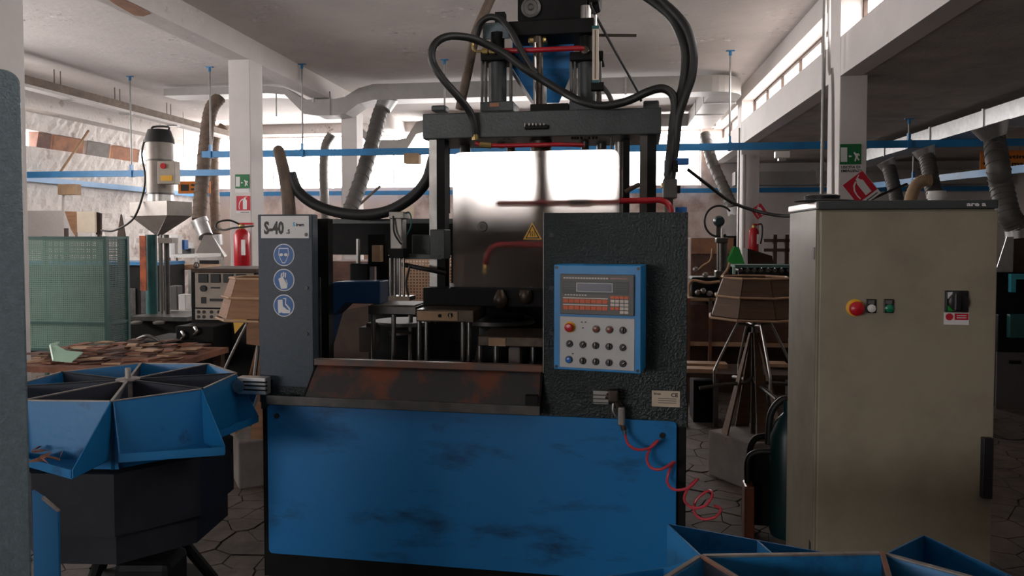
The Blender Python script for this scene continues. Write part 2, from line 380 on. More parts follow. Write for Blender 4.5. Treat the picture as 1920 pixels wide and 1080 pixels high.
wl.box(UL - .3, UL, VF, 9.0, -.02, LW[2]).box(UL - .3, UL, VF, 9.0, LW[3], ZC).box(UL - .3, UL, VF, LW[0], LW[2], LW[3]).box(UL - .3, UL, LW[1], 9.0, LW[2], LW[3])
wleft = struct('wall_left', wl, 'rough_plaster')
for x0, x1, tilt in ((74, 104, .03), (106, 164, 0), (167, 213, .02), (216, 268, -.02)):
    v0, v1 = B.ua(x0, 262, UL).y, B.ua(x1, 280, UL).y
    MB(B).hexa([(UL - .2, v0, 3.05), (UL - .1 + tilt, v0 + .01, 3.05), (UL - .1, v1, 3.05), (UL - .2, v1, 3.05),
                (UL - .2, v0, 3.34), (UL - .06 + tilt, v0 + .03, 3.34), (UL - .06, v1, 3.34), (UL - .2, v1, 3.34)]).build('terracotta_panel', {74: 'box_brown', 106: 'terracotta', 167: 'concrete_block'}.get(x0, 'terracotta'), wleft, bevel=.006)
# unseen front wall behind the viewer; window band sized to set the frontal fill
GU = (-6.6, -2.4, 1.35, 2.35)
wf = MB(B).box(UL, GU[0], VF - .3, VF, -.02, ZC).box(GU[1], UR, VF - .3, VF, -.02, ZC).box(GU[0], GU[1], VF - .3, VF, GU[3], ZC).box(GU[0], GU[1], VF - .3, VF, -.02, GU[2])
struct('wall_front', wf, 'dim_wall')
# windows
nwin = 0
def window(axis, c, a0, a1, z0, z1, nm, mtl='rod_steel', t=.03, d=.05):
    """axis 'u': window in a plane v=c spanning u a0..a1; axis 'v': plane u=c spanning v"""
    global nwin; nwin += 1
    def bx(mb, s0, s1, zz0, zz1, dd):
        return mb.box(s0, s1, c - dd / 2, c + dd / 2, zz0, zz1) if axis == 'u' else mb.box(c - dd / 2, c + dd / 2, s0, s1, zz0, zz1)
    f = MB(B)
    for s in (a0, a1 - t): bx(f, s, s + t, z0, z1, d)
    bx(f, a0 + t, a1 - t, z0, z0 + t, d); bx(f, a0 + t, a1 - t, z1 - t, z1, d)
    o = struct('window_%d' % nwin, f, mtl)
    step = (a1 - a0) / nm
    for k in range(1, nm): bx(MB(B), a0 + k * step - t / 2, a0 + k * step + t / 2, z0 + t, z1 - t, d).build('mullion', mtl, o)
    for k in range(nm):
        bx(MB(B), a0 + k * step + t * .5, a0 + (k + 1) * step - t * .5, z0 + t * .6, z1 - t * .6, .006).build('pane', 'window_glass', o)
    return o
for a0, a1 in ((UL + .25, -6.4), (-6.35, -3.5), (-3.45, -.55), (-.5, UE - .25)):
    window('u', VB + .15, a0, a1, ZS, ZT, 2, 'white_plastic', .025)
for v0, v1 in ((VF, .5), (.5, 4.0), (4.0, 7.55), (7.95, 13.0), (13.4, VB)):
    window('v', UE + .215, v0, v1, 3.49, 3.85, max(2, round(v1 - v0)), 'wood_dark', .03, .04)
window('u', VF - .15, GU[0], GU[1], GU[2], GU[3], 4)
window('v', UL - .15, LW[0], LW[1], LW[2], LW[3], 6)
portal('daylight_portal', ((UL + UE) / 2, VB + .33, (ZS + ZT) / 2), UE - UL, ZT - ZS, (0, -1, 0))
portal('daylight_portal', (UE + .45, (VF + VB) / 2, 3.67), VB - VF, .36, (-1, 0, 0))
portal('daylight_portal', (UL - .33, (LW[0] + LW[1]) / 2, (LW[2] + LW[3]) / 2), LW[1] - LW[0], LW[3] - LW[2], (1, 0, 0))
portal('daylight_portal', ((GU[0] + GU[1]) / 2, VF - .33, (GU[2] + GU[3]) / 2), GU[1] - GU[0], GU[3] - GU[2], (0, 1, 0))
portal('daylight_portal', (UL - .33, 12.7, 3.2), 7.0, .25, (1, 0, 0))

# ------------------------------------------------------------------ the moulding press
press = thing('moulding_press', M.o, 'tall dark blue and black moulding press with blue front panel and control box', 'machine', deg=9.8)
def pp(name, m, *a, q=0.0, dep=.03, bevel=0.0, parent=press, fr=M):
    return MB(fr).pbox(*a, q, dep).build(name, m, parent, bevel=bevel)
A = lambda px, q=0.0, py=440: M.at(px, py, q).x
Zp = lambda py, px, q=0.0: M.at(px, py, q).z
aw = A(1290); zt = 1.694
pp('pillar', 'machine_grey', 485, 402, 587, 757, q=0, dep=.06, bevel=.004)
for y in (440, 540, 626):
    disc(MB(M), M.at(574, y, -.006), .009, .01, 10).build('bolt', 'black_plastic', press)
a20 = A(1020)
rp = MB(M).box(a20, aw, 0, .03, .83, zt).build('front_panel', 'machine_dark', press, bevel=.003)
MB(M).box(a20 - .004, a20, -.003, .03, 1.0, zt).build('panel_edge', 'bare_edge', press)
for y in (441, 540, 625): disc(MB(M), M.at(1034, y, -.006), .01, .01, 10).build('bolt', 'black_plastic', press)
MB(M).box(aw - .03, aw, .03, 1.2, 0.0, zt - .01).build('side_panel', 'machine_dark', press)
MB(M).box(0.0, .03, .06, .42, 0.0, zt - .01).build('side_panel', 'machine_black', press)
MB(M).box(.0, aw, .005, 1.2, 0.0, .80).build('base_housing', 'machine_black', press, bevel=.004)
MB(M).box(.0, aw, -.004, .03, .79, .90).build('front_rail', 'machine_dark', press)
# blue front cover with rounded corners
x0, x1 = A(500), A(1268, 0, 900); z1, z0 = Zp(757, 500), Zp(1034, 500)
def rrect(x0, x1, z0, z1, r, q, n=4):
    out = []
    for cx, cz, t0 in ((x1 - r, z0 + r, -90), (x1 - r, z1 - r, 0), (x0 + r, z1 - r, 90), (x0 + r, z0 + r, 180)):
        for k in range(n + 1):
            t = radians(t0 + 90 * k / n); out.append((cx + r * cos(t), q, cz + r * sin(t)))
    return out
cover = MB(M).extr(rrect(x0, x1, z0, z1, .02, -.016), (0, .012, 0)).build('front_cover', 'machine_blue', press, bevel=.003)
for a_, z_ in ((x0 + .05, z1 - .05), (x1 - .06, z1 - .06)):
    disc(MB(M), (a_, -.024, z_), .012, .01, 10).build('bolt', 'black_plastic', cover)
# sloped chute under the opening
zl = Zp(680, 600); c0, c1 = A(587), A(1018)
MB(M).box(c0, c1, -.005, .03, zl - .012, zl + .018).build('chute_lip', 'rusty_lip', press, bevel=.003)
ql = -.085; b0, b1 = A(566, ql), A(1010, ql); zb = Zp(752, 700, ql) - .0
zlo = M.at(566, 748, ql).z
ch = MB(M).sheet([(b0, ql, zlo), (b1, ql, zlo), (c1 - .01, .02, zl - .012), (c0 + .01, .02, zl - .012)], .004).build('chute', 'rusty', press)
MB(M).box(A(498, ql), b1 + .008, ql - .012, ql, zlo - .03, zlo + .012).build('chute_front_lip', 'dark_steel', press, bevel=.003)
MB(M).box(A(498, ql), b1 + .008, ql, 0, zlo - .03, zlo - .02).build('chute_floor', 'machine_black', press)
for a_, b_ in ((c0, b0), (c1 - .006, b1)):
    MB(M).extr([(a_, .02, zl), (b_, ql, zlo + .01), (b_, ql, zlo - .025), (a_, .02, zlo - .025)], (.006, 0, 0)).build('chute_end', 'machine_black', press)
pp('latch', 'machine_black', 985, 742, 1008, 765, q=ql - .004, dep=.03)

# nameplate and mandatory signs on the pillar
npl = pp('nameplate', 'sign_white', 489, 405, 579, 447, q=-.006, dep=.006, bevel=.002)
def ptext(s, px, py, hpx, wpx, m, parent, q, fr=M, bold=0.0, name='lettering', align='LEFT'):
    p = fr.at(px, py, q); k = (fr.m @ p).y / FOC
    return text_mb(fr, s, p.x, q, p.z, hpx * k / .7, wpx * k if wpx else None, bold * k, align=align).build(name, m, parent)
ptext('S-40', 495, 438, 22, 40, 'sign_black', npl, -.0068, bold=1.3)
ptext('.s', 537, 438, 12, 7, 'sign_black', npl, -.0068, bold=.3)
ptext('S', 549, 424, 7, 5, 'sign_cyan', npl, -.0068, bold=.3)
ptext('irem', 555, 424, 6, 16, 'sign_black', npl, -.0068, bold=.3)
def ring_sign(px, py, r, shapes, name):
    c = M.at(px, py, -.004); k = r * 3.42 / FOC
    o = disc(MB(M), (c.x, -.003, c.z), k, .003, 32).build(name, 'sign_white', press)
    disc(MB(M), (c.x, -.0042, c.z), k * .92, .001, 32).build('sign_field', 'sign_blue', o)
    for s in shapes:
        MB(M).extr([(c.x + x * k, -.0054, c.z + z * k) for x, z in s], (0, .001, 0)).build('pictogram', 'sign_white', o)
    return o
face = [[(-.45, .62), (.45, .62), (.5, .05), (.3, -.45), (.12, -.75), (-.12, -.75), (-.3, -.45), (-.5, .05)]]
o1 = ring_sign(532, 478, 21, face, 'eye_protection_sign')
c = M.at(532, 478, -.004); k = 21 * 3.42 / FOC
MB(M).extr([(c.x + x * k * .88, -.0058, c.z + (z * .88) * k) for x, z in face[0]], (0, .0004, 0)).build('face_field', 'sign_blue', o1)
for sx in (-1, 1):
    MB(M).extr([(c.x + (sx * .22 + .17 * cos(t)) * k, -.0066, c.z + (.02 + .14 * sin(t)) * k) for t in [2 * pi * i / 12 for i in range(12)]], (0, .0008, 0)).build('goggle_lens', 'sign_white', o1)
ring_sign(532, 525, 21, [[(-.5, .1), (-.1, .35), (.35, -.5), (.3, -.75), (-.25, -.8)], [(-.3, .3), (-.18, .3), (-.1, .62), (-.22, .62)], [(-.08, .3), (.04, .28), (.06, .72), (-.06, .72)], [(.1, .22), (.2, .2), (.24, .66), (.12, .66)], [(.18, .05), (.28, 0), (.4, -.4), (.34, -.42)]], 'glove_sign')
ring_sign(532, 573, 21, [[(-.55, .5), (-.12, .55), (-.08, -.05), (.3, -.35), (.62, -.45), (.6, -.68), (-.1, -.68), (-.18, -.6), (-.5, -.72), (-.55, -.3)], [(-.05, .68), (.25, .68), (.22, .2), (.6, -.2), (.66, -.4), (.58, -.42), (.14, .12), (.16, .58), (-.03, .6)]], 'boot_sign')

# control box, turned a little towards the operator
_k = M.m @ M.at(1038, 692, -.12)
K = Frame((_k.x, _k.y), 18.0)
def kp(name, m, *a, q=0.0, dep=.01, parent=None, bevel=0.0): return MB(K).pbox(*a, q, dep).build(name, m, parent, bevel=bevel)
kl, kr = 0.0, K.at(1202, 600, 0).x; kt, kb = K.at(1039, 496, 0).z, K.at(1038, 692, 0).z
cb = MB(K).box(kl, kr, 0, .15, kb, kt).build('control_box', 'panel_blue', press, bevel=.004)
for a_, z_ in ((.012, kt - .012), (kr - .012, kt - .012), (.012, kb + .012), (kr - .012, kb + .012)):
    disc(MB(K), (a_, -.003, z_), .0065, .004, 10).build('screw', 'black_plastic', cb)
U_ = lambda f: kl + (kr - kl) * f
V_ = lambda f: kt - (kt - kb) * f
def kbox(f0, g0, f1, g1, q, dep, name, m, bevel=0.0):
    return MB(K).box(U_(f0), U_(f1), q, q + dep, V_(g1), V_(g0)).build(name, m, cb, bevel=bevel)
kbox(.085, .085, .925, .465, -.014, .014, 'display_unit', 'grey_plastic', .003)
kbox(.12, .15, .87, .27, -.0155, .002, 'display_strip', 'black_plastic')
kbox(.275, .165, .69, .25, -.0172, .002, 'display_bezel', 'panel_white')
kbox(.285, .172, .68, .243, -.0184, .002, 'display_screen', 'lcd')
for g in (.175, .197, .219):
    for f0, f1 in ((.13, .26), (.70, .86)): kbox(f0, g, f1, g + .006, -.0165, .001, 'stripe', 'grey_plastic')
for k in range(16): kbox(.125 + k * .0325, .115, .15 + k * .0325, .13, -.0152, .0012, 'label_mark', 'pale_key')
kbox(.66, .115, .86, .13, -.0152, .0012, 'label_mark', 'brown_button')
for k in range(8): kbox(.14 + k * .033, .275, .163 + k * .033, .288, -.0165, .0012, 'label_mark', 'pale_key')
for r in range(2):
    kbox(.12, .305 + r * .063, .635, .316 + r * .063, -.0152, .0012, 'label_mark', 'pale_key')
    for k in range(8): kbox(.122 + k * .0645, .32 + r * .063, .182 + k * .0645, .357 + r * .063, -.0165, .0025, 'key', 'orange_key', .001)
for r in range(5):
    for k in range(4):
        if r == 4 and k < 2: continue
        kbox(.665 + k * .052, .283 + r * .034, .71 + k * .052, .31 + r * .034, -.0165, .0025, 'key', 'orange_key' if r == 0 or (r == 3 and k < 2) else 'pale_key', .001)
kbox(.075, .49, .93, .975, -.004, .004, 'switch_plate', 'panel_white', .002)
def kc(px, py): p = K.at(px, py, -.004); return p.x, p.z
def selector(px, py, rot):
    x, z = kc(px, py)
    o = MB(K).lathe((x, -.004, z), [(.0135, 0), (.0135, .006), (.011, .012)], 16, (0, -1, 0)).build('selector_switch', 'black_plastic', cb, sm=True)
    t = radians(rot); d = Vector((cos(t), 0, sin(t))); e = Vector((-sin(t), 0, cos(t))); cc = Vector((x, -.016, z))
    MB(K).extr([cc + d * .011 + e * .004, cc - d * .011 + e * .004, cc - d * .011 - e * .004, cc + d * .011 - e * .004], (0, -.009, 0)).build('knob', 'black_plastic', cb, bevel=.001)
    MB(K).lathe((x, -.004, z), [(.0155, 0), (.0155, .003), (.014, .004)], 16, (0, -1, 0)).build('chrome_ring', 'chrome', cb, sm=True)
    MB(K).extr([cc + d * .011 + e * .0012, cc + d * .002 + e * .0012, cc + d * .002 - e * .0012, cc + d * .011 - e * .0012], (0, -.0095, 0)).build('pointer_mark', 'sign_white', cb)
selector(1168, 619, 90)
for i, (px, r) in enumerate(((1068, 45), (1093, 60), (1117, 90), (1142, 90), (1168, 45))): selector(px, 644 + i * 1.8, r)
for i, (px, r) in enumerate(((1093, 90), (1117, 90), (1142, 90), (1168, 40))): selector(px, 676 + i * 1.8, r)
def button(px, py, r, m, name='push_button', ring=None):
    x, z = kc(px, py)
    if ring: MB(K).lathe((x, -.004, z), [(r * 1.3, 0), (r * 1.3, .004)], 20, (0, -1, 0)).build('button_ring', ring, cb, sm=True)
    MB(K).lathe((x, -.004, z), [(r, 0), (r, .012), (r * .85, .016), (.0005, .018)], 18, (0, -1, 0)).build(name, m, cb, sm=True)
x, z = kc(1069, 613)
MB(K).lathe((x, -.004, z), [(.023, 0), (.023, .004)], 24, (0, -1, 0)).build('emergency_plate', 'yellow', cb, sm=True)
MB(K).lathe((x, -.008, z), [(.009, 0), (.009, .012), (.017, .014), (.018, .022), (.014, .028), (.0005, .03)], 22, (0, -1, 0)).build('emergency_button', 'red_paint', cb, sm=True)
button(1118, 617, .0125, 'brown_button', 'indicator_lamp', 'dark_steel'); button(1143, 618, .0125, 'brown_button', 'indicator_lamp', 'dark_steel')
button(1067, 674, .012, 'blue_button', ring='black_plastic')
for px, py in ((1091, 604), (1098, 604), (1093, 615), (1074, 663)):
    x, z = kc(px, py); MB(K).box(x - .004, x + .004, -.0048, -.004, z - .002, z + .002).build('label_mark', 'sign_black', cb)

# maker's plate, air gun holder
mk = pp('maker_plate', 'cream', 1222, 733, 1275, 763, q=-.005, dep=.004, bevel=.001)
ptext('Sirem', 1226, 740, 4, 13, 'sign_black', mk, -.0054, bold=.15)
ptext('CE', 1258, 744, 7, 13, 'sign_black', mk, -.0054, bold=.3)
for y in (747, 751, 755): pp('text_line', 'grey_plastic', 1234, y, 1268, y + 1.2, q=-.0054, dep=.0006, parent=mk)
hb = MB(M).pbox(1112, 733, 1142, 759, -.05, .05).build('gun_bracket', 'alu', press, bevel=.004)
for y in (740, 747, 754): pp('groove', 'dark_steel', 1111, y, 1141, y + 2, q=-.0515, dep=.01, parent=hb)
lb = MB(M).pbox(444, 708, 498, 740, -.09, .05).build('side_clamp', 'alu', press, bevel=.004)
for y in (715, 722, 730): pp('groove', 'machine_black', 455, y, 499, y + 3, q=-.0915, dep=.01, parent=lb)
MB(M).lathe(M.at(447, 724, -.0915), [(.03, 0), (.03, .006), (.018, .007), (.018, .002)], 20, (0, -1, 0)).build('end_cap', 'chrome', lb, sm=True)
MB(M).box(A(470, -.04), A(500, -.04), -.05, .02, .88, .93).build('clamp_arm', 'machine_black', press)

# ---------------------------------------------------------------- inside the opening
MB(M).box(A(590, 1.05), A(850, 1.05), 1.05, 1.08, Zp(478, 720, 1.05), zt - .01).build('rear_panel', 'machine_black', press)
MB(M).box(A(846, 1.05), aw - .03, 1.05, 1.08, Zp(640, 900, 1.05), zt - .01).build('rear_panel', 'machine_black', press)
MB(M).box(A(590, 1.05), aw - .03, 1.04, 1.10, zt - .03, zt).build('rear_rail', 'press_grey', press, bevel=.003)
MB(M).box(A(690, 1.12), aw - .03, 1.12, 1.14, .78, Zp(590, 800, 1.12)).build('rear_dark_sheet', 'machine_black', press)  # dark sheet added so the lower opening reads black from the front
pp('inner_post', 'machine_black', 580, 410, 616, 690, q=.42, dep=.06)  # black post, widened to darken the left side of the opening
pp('guide_bar', 'dark_steel', 598, 520, 601, 680, q=.3, dep=.01)
blue = MB(M).ppoly([(596, 552), (626, 529), (712, 527), (712, 570), (648, 569), (624, 592), (606, 655), (590, 655), (590, 575)], .5, .14).build('tilting_arm', 'arm_blue', press, bevel=.006)
MB(M).ppoly([(604, 695), (611, 622), (640, 582), (692, 572), (692, 695)], 1.13, .03).build('rear_door', 'wood_dark', press)
pp('arm_pivot', 'machine_black', 655, 494, 692, 530, q=.84, dep=.1, bevel=.01)
MB(M).cyl(M.at(672, 500, .88), M.at(672, 448, .88), .012).build('spindle', 'steel', press, sm=True)
pp('valve_block', 'cork', 697, 460, 713, 491, q=.62, dep=.05, bevel=.003)
pp('valve_bracket', 'machine_black', 690, 440, 722, 500, q=.68, dep=.05)
pp('hanger', 'machine_black', 706, 480, 735, 560, q=.75, dep=.08)
pc = pp('pneumatic_cylinder', 'dull_alu', 731, 408, 754, 468, q=.42, dep=.075, bevel=.006)
pp('cylinder_head', 'dull_alu', 729, 397, 757, 410, q=.41, dep=.09, parent=pc, bevel=.004)
pp('cylinder_foot', 'machine_black', 729, 466, 757, 484, q=.41, dep=.09, parent=pc, bevel=.004)
MB(M).ptube([(737, 405, .41), (739, 435, .40), (748, 452, .40), (753, 458, .41)], .005, 8).build('cable', 'rubber', pc, sm=True)
MB(M).ptube([(757, 402, .44), (766, 398, .45), (771, 408, .45), (770, 425, .45), (762, 442, .46)], .004, 8).build('air_line', 'teal_machine', pc, sm=True)
for x in (732, 740, 750, 757): MB(M).cyl(M.at(x, 484, .46), M.at(x, 560, .46), .0065).build('guide_rod', 'chrome', pc, sm=True)
pp('rod_plate', 'oily_steel', 728, 556, 768, 564, q=.43, dep=.1, parent=pc)
pp('cross_bar', 'press_grey', 745, 477, 828, 486, q=.5, dep=.05)
pp('slide_block', 'press_grey', 772, 440, 832, 480, q=.58, dep=.1, bevel=.004)
pp('slide_carriage', 'press_grey', 806, 430, 834, 486, q=.5, dep=.12, bevel=.005)
MB(M).ptube([(755, 496, .5), (790, 503, .48), (815, 508, .5), (835, 512, .55)], .012, 10).build('inner_hose', 'rubber', press, sm=True)
MB(M).ptube([(768, 500, .47), (762, 530, .46), (766, 555, .46)], .006, 8).build('inner_cable', 'rubber', press, sm=True)
tc = Vector((1.0, .72, 0))
MB(M).lathe((tc.x, tc.y, .80), [(.66, 0), (.66, .05), (.2, .06)], 40).build('rotary_table', 'dark_steel', press, sm=True, ang=30)
def mould(x0, x1, yt, yb, q, dep, m, posts, n='mould_plate'):
    o = pp(n, m, x0, yt, x1, yb, q=q, dep=dep, bevel=.004); zz = Zp(yb, (x0 + x1) / 2, q)
    for px, qq in posts:
        a_ = A(px, qq, 600); MB(M).cyl((a_, qq, .84), (a_, qq, zz + .002), .0125).build('guide_pillar', 'chrome', press, sm=True)
    return o
mould(690, 780, 574, 590, .5, .26, 'dark_steel', ((700, .55), (738, .53), (770, .7)))
MB(M).box(A(694, .5), A(776, .5), .51, .75, Zp(574, 735, .5), Zp(574, 735, .5) + .006).build('plate_face', 'dull_steel', press)
p2 = mould(780, 888, 581, 604, .28, .3, 'oily_steel', ((786, .33), (800, .5), (868, .31), (880, .4)))
pp('plate_pad', 'cork', 782, 584, 858, 601, q=.274, dep=.006, parent=p2)
disc(MB(M), M.at(844, 591, .27), .012, .005, 16).build('stamp_ring', 'machine_black', p2)
ptext('6', 842, 595, 8, 4, 'cream', p2, .2692, bold=.2)
disc(MB(M), M.at(824, 592, .27), .008, .005, 12).build('bore', 'machine_black', p2)
p3 = mould(896, 1018, 632, 650, .2, .34, 'oily_steel', ((900, .25), (930, .22), (1000, .3)))
pp('plate_pad', 'cork', 916, 634, 948, 649, q=.194, dep=.006, parent=p3)
pp('core_block', 'concrete_block', 953, 651, 975, 690, q=.22, dep=.08, bevel=.01)
pp('core_block', 'concrete_block', 673, 614, 701, 660, q=.62, dep=.1, bevel=.004)
pp('core_block', 'concrete_block', 686, 606, 703, 616, q=.63, dep=.08, bevel=.004)
pl = M.at(750, 608, .75); MB(M).lathe((pl.x + .02, .78, pl.z), [(.17, 0), (.17, .02), (.05, .021)], 30).build('turning_plate', 'dull_steel', press, sm=True, ang=30)
pl = M.at(745, 628, .62); MB(M).lathe((pl.x, .66, pl.z), [(.062, 0), (.062, .012), (.02, .013)], 24).build('turning_disc', 'steel', press, sm=True, ang=30)
pl = M.at(930, 606, .7); MB(M).lathe((pl.x, .75, pl.z), [(.2, 0), (.2, .02), (.05, .021)], 30).build('turning_plate', 'dark_steel', press, sm=True, ang=30)
MB(M).lathe((tc.x, tc.y, .85), [(.16, 0), (.12, .2), (.12, .32)], 24).build('table_hub', 'machine_black', press, sm=True, ang=30)
pp('platen', 'machine_black', 793, 541, 1018, 575, q=.48, dep=.4, bevel=.006)
for x, y in ((938, 560), (985, 552)):
    c = M.at(x, y, .46); MB(M).lathe(c, [(.012, -.05), (.032, -.03), (.036, 0), (.022, .03), (.01, .05)], 14).build('burner', 'oily_steel', press, sm=True)
pp('heating_plate', 'hot_plate', 855, 470, 1015, 541, q=.56, dep=.3, bevel=.006)
MB(M).ptube([(1020, 459, .2), (950, 459, .2), (928, 462, .2), (916, 474, .2), (912, 490, .2), (911, 500, .2)], .014, 12).build('red_pipe', 'red_pipe', press, sm=True)
MB(M).cyl(M.at(911, 496, .2), M.at(911, 512, .2), .016).build('pipe_nozzle', 'brass', press, sm=True)

# translucent safety guard behind the front panel
def acrylic():
    m = bpy.data.materials.new('dirty_acrylic'); m.use_nodes = True; N = m.node_tree.nodes; L = m.node_tree.links
    for n in list(N): N.remove(n)
    out = N.new('ShaderNodeOutputMaterial'); tr = N.new('ShaderNodeBsdfTransparent'); tr.inputs[0].default_value = (.88, .86, .84, 1)
    rf = N.new('ShaderNodeBsdfRefraction'); rf.inputs['Color'].default_value = (.9, .88, .86, 1); rf.inputs['Roughness'].default_value = .3; rf.inputs['IOR'].default_value = 1.3
    df = N.new('ShaderNodeBsdfDiffuse'); df.inputs[0].default_value = (.4, .34, .31, 1)
    tl = N.new('ShaderNodeBsdfTranslucent'); tl.inputs[0].default_value = (.5, .45, .42, 1)
    tcn = N.new('ShaderNodeTexCoord'); nz = N.new('ShaderNodeTexNoise'); nz.inputs['Scale'].default_value = 3; nz.inputs['Detail'].default_value = 6; L.new(tcn.outputs['Object'], nz.inputs['Vector'])
    mr = N.new('ShaderNodeMapRange'); mr.inputs[1].default_value = .3; mr.inputs[2].default_value = .7; mr.inputs[3].default_value = .03; mr.inputs[4].default_value = .12; L.new(nz.outputs['Fac'], mr.inputs[0])
    a = N.new('ShaderNodeMixShader'); a.inputs[0].default_value = .8; L.new(tr.outputs[0], a.inputs[1]); L.new(rf.outputs[0], a.inputs[2])
    h = N.new('ShaderNodeMixShader'); h.inputs[0].default_value = .4; L.new(df.outputs[0], h.inputs[1]); L.new(tl.outputs[0], h.inputs[2])
    b = N.new('ShaderNodeMixShader'); L.new(mr.outputs[0], b.inputs[0]); L.new(a.outputs[0], b.inputs[1]); L.new(h.outputs[0], b.inputs[2])
    L.new(b.outputs[0], out.inputs[0]); return m
qg = .1; g0, g1 = A(849, qg), A(1161, qg); gz0, gz1 = Zp(541, 900, qg), Zp(285, 900, qg)
gp = rrect(g0, g1, gz0, gz1, .035, qg, 5)
guard = MB(M).extr(gp, (0, .005, 0)).build('safety_guard', acrylic(), press)
MB(M).box(g0 - .008, g1 + .005, qg - .012, qg - .002, gz0 - .004, gz0 + .006).build('guard_edge', 'machine_black', guard)
MB(M).lathe(M.at(905, 425, qg - .001), [(.024, 0), (.02, .012), (.009, .014), (.009, .008)], 20, (0, -1, 0)).build('guard_knob', 'grey_plastic', guard, sm=True)
tri = MB(M).ppoly([(998, 417), (981, 449), (1016, 449)], qg - .003, .002).build('hot_surface_sign', 'yellow', guard)
MB(M).ppoly([(998, 421), (985, 447), (1012, 447)], qg - .0042, .001).build('sign_border', 'sign_black', tri)
MB(M).ppoly([(998, 425), (988, 445), (1008.5, 445)], qg - .0054, .001).build('sign_field', 'yellow', tri)
for x in (994, 998, 1002): MB(M).ptube([(x, 443, qg - .0064), (x + 1, 440, qg - .0064), (x - .6, 437, qg - .0064), (x + .8, 433.5, qg - .0064)], .0014, 6, 3).build('wave', 'sign_black', tri)

# ---------------------------------------------------------------- press head above
Q = .55
ch_ = pp('crosshead', 'press_grey', 792, 207, 1240, 256, q=Q, dep=.45, bevel=.006)
for x0, x1, y0, y1 in ((808, 835, 197, 208), (1206, 1236, 188, 207)): pp('tie_nut', 'press_grey', x0, y0, x1, y1, q=Q + .05, dep=.08, bevel=.008)
for x0, x1, m in ((805, 819, 'steel'), (819, 834, 'machine_black')): pp('tie_bar', m, x0, 254, x1, 545, q=Q + .03, dep=.09)  # left bar in two tones: pale for its lit half, black for the dark half
for x0, x1, m in ((1199, 1213, 'dark_steel'), (1213, 1230, 'machine_black')): pp('tie_bar', m, x0, 254, x1, 545, q=Q + .03, dep=.09)
pp('tie_bar', 'machine_black', 1168, 254, 1180, 545, q=Q + .2, dep=.05)
def rod(x, y0, y1, q, rpx, m, name, parent=press, n=18):
    r = rpx * (M.m @ M.at(x, 300, q)).y / FOC
    return MB(M).cyl(M.at(x, y1, q + .0), (M.at(x, y1, q).x, q, M.at(x, y0, q).z), r, n=n).build(name, m, parent, sm=True)
rod(873, 254, 545, Q + .3, 10, 'dark_steel', 'guide_column'); rod(1160, 254, 545, Q + .3, 9, 'steel', 'guide_column')
ram = rod(1014, 250, 470, Q + .2, 19, 'oily_steel', 'ram'); rod(1014, 255, 275, Q + .2, 21, 'oily_steel', 'ram_gland')
rod(940, 256, 278, Q + .25, 7, 'dark_steel', 'drive_rod'); rod(958, 256, 285, Q + .35, 8, 'oily_steel', 'drive_rod')
rod(1097, 256, 280, Q + .25, 7, 'dark_steel', 'drive_rod'); rod(1128, 256, 280, Q + .35, 9, 'dark_steel', 'drive_rod'); rod(1146, 256, 300, Q + .1, 2, 'dark_steel', 'drive_rod')
rod(790 + 51, 256, 400, Q + .4, 3, 'machine_black', 'drive_rod')
for x in (908, 914, 920, 932, 946, 954, 1073, 1078, 1083, 1090, 1105, 1112, 1118): rod(x, 255, 261, Q + .06, 2.3, 'machine_black', 'stud', n=8)
MB(M).ptube([(892, 268, Q), (905, 272, Q), (940, 273, Q), (1000, 272, Q), (1047, 271, Q), (1094, 272, Q + .05)], .011, 10).build('oil_pipe', 'red_pipe', press, sm=True)
MB(M).cyl(M.at(900, 271, Q), M.at(922, 273, Q), .016, n=8).build('pipe_union', 'brass', press)
pp('oil_seal_flange', 'machine_black', 983, 234, 1028, 242, q=Q - .02, dep=.03, bevel=.006)
for x in (984, 992, 999, 1005, 1013, 1020): rod(x, 231, 238, Q - .015, 1.6, 'steel', 'stud', n=8)
def cylinder(x, q):
    k = (M.m @ M.at(x, 150, q)).y / FOC
    pp('cylinder_base', 'press_grey', x - 33, 190, x + 29, 208, q=q - .09, dep=.2, bevel=.004)
    rod(x, 108, 192, q, 17, 'press_grey', 'cylinder_barrel')
    for dx in (-29, -22, 25): rod(x + dx, 100, 192, q - .05, 3, 'dark_steel', 'tie_rod', n=10)
    pp('cylinder_cap', 'machine_black', x - 32, 96, x + 31, 112, q=q - .085, dep=.19, bevel=.004)
    rod(x, 62, 98, q, 13, 'machine_black', 'piston_rod')
cylinder(933, .78); cylinder(1100, .78)
pp('rust_mark_plate', 'terracotta', 918, 193, 936, 200, q=.685, dep=.006)
pp('upper_plate', 'machine_black', 953, 36, 1114, 64, q=.7, dep=.32, bevel=.006)
pp('side_bracket', 'hammer_grey', 905, 42, 955, 72, q=.76, dep=.02)
pp('spring_housing', 'machine_black', 928, 22, 946, 46, q=.78, dep=.06)
pp('gearbox', 'machine_black', 970, -60, 1100, 37, q=.74, dep=.26, bevel=.01)
fc = M.at(996, 15, .73); MB(M).lathe(fc, [(.05, 0), (.052, .012), (.04, .02), (.036, .014), (.02, .016), (.014, .03), (.012, .02)], 28, (0, -1, 0)).build('gearbox_flange', 'grey_plastic', press, sm=True)
pp('motor', 'machine_black', 1035, -40, 1125, 8, q=.76, dep=.22, bevel=.03)
rod(1098, 12, 36, .74, 10, 'steel', 'spring'); rod(1085, 20, 36, .8, 8, 'oily_steel', 'drive_rod')
rod(1009, 64, 208, .74, 9, 'oily_steel', 'sand_tube'); rod(1003, 80, 208, .70, 3, 'chrome', 'tie_rod', n=8); rod(1021, 150, 208, .72, 4, 'steel', 'tie_rod', n=8)
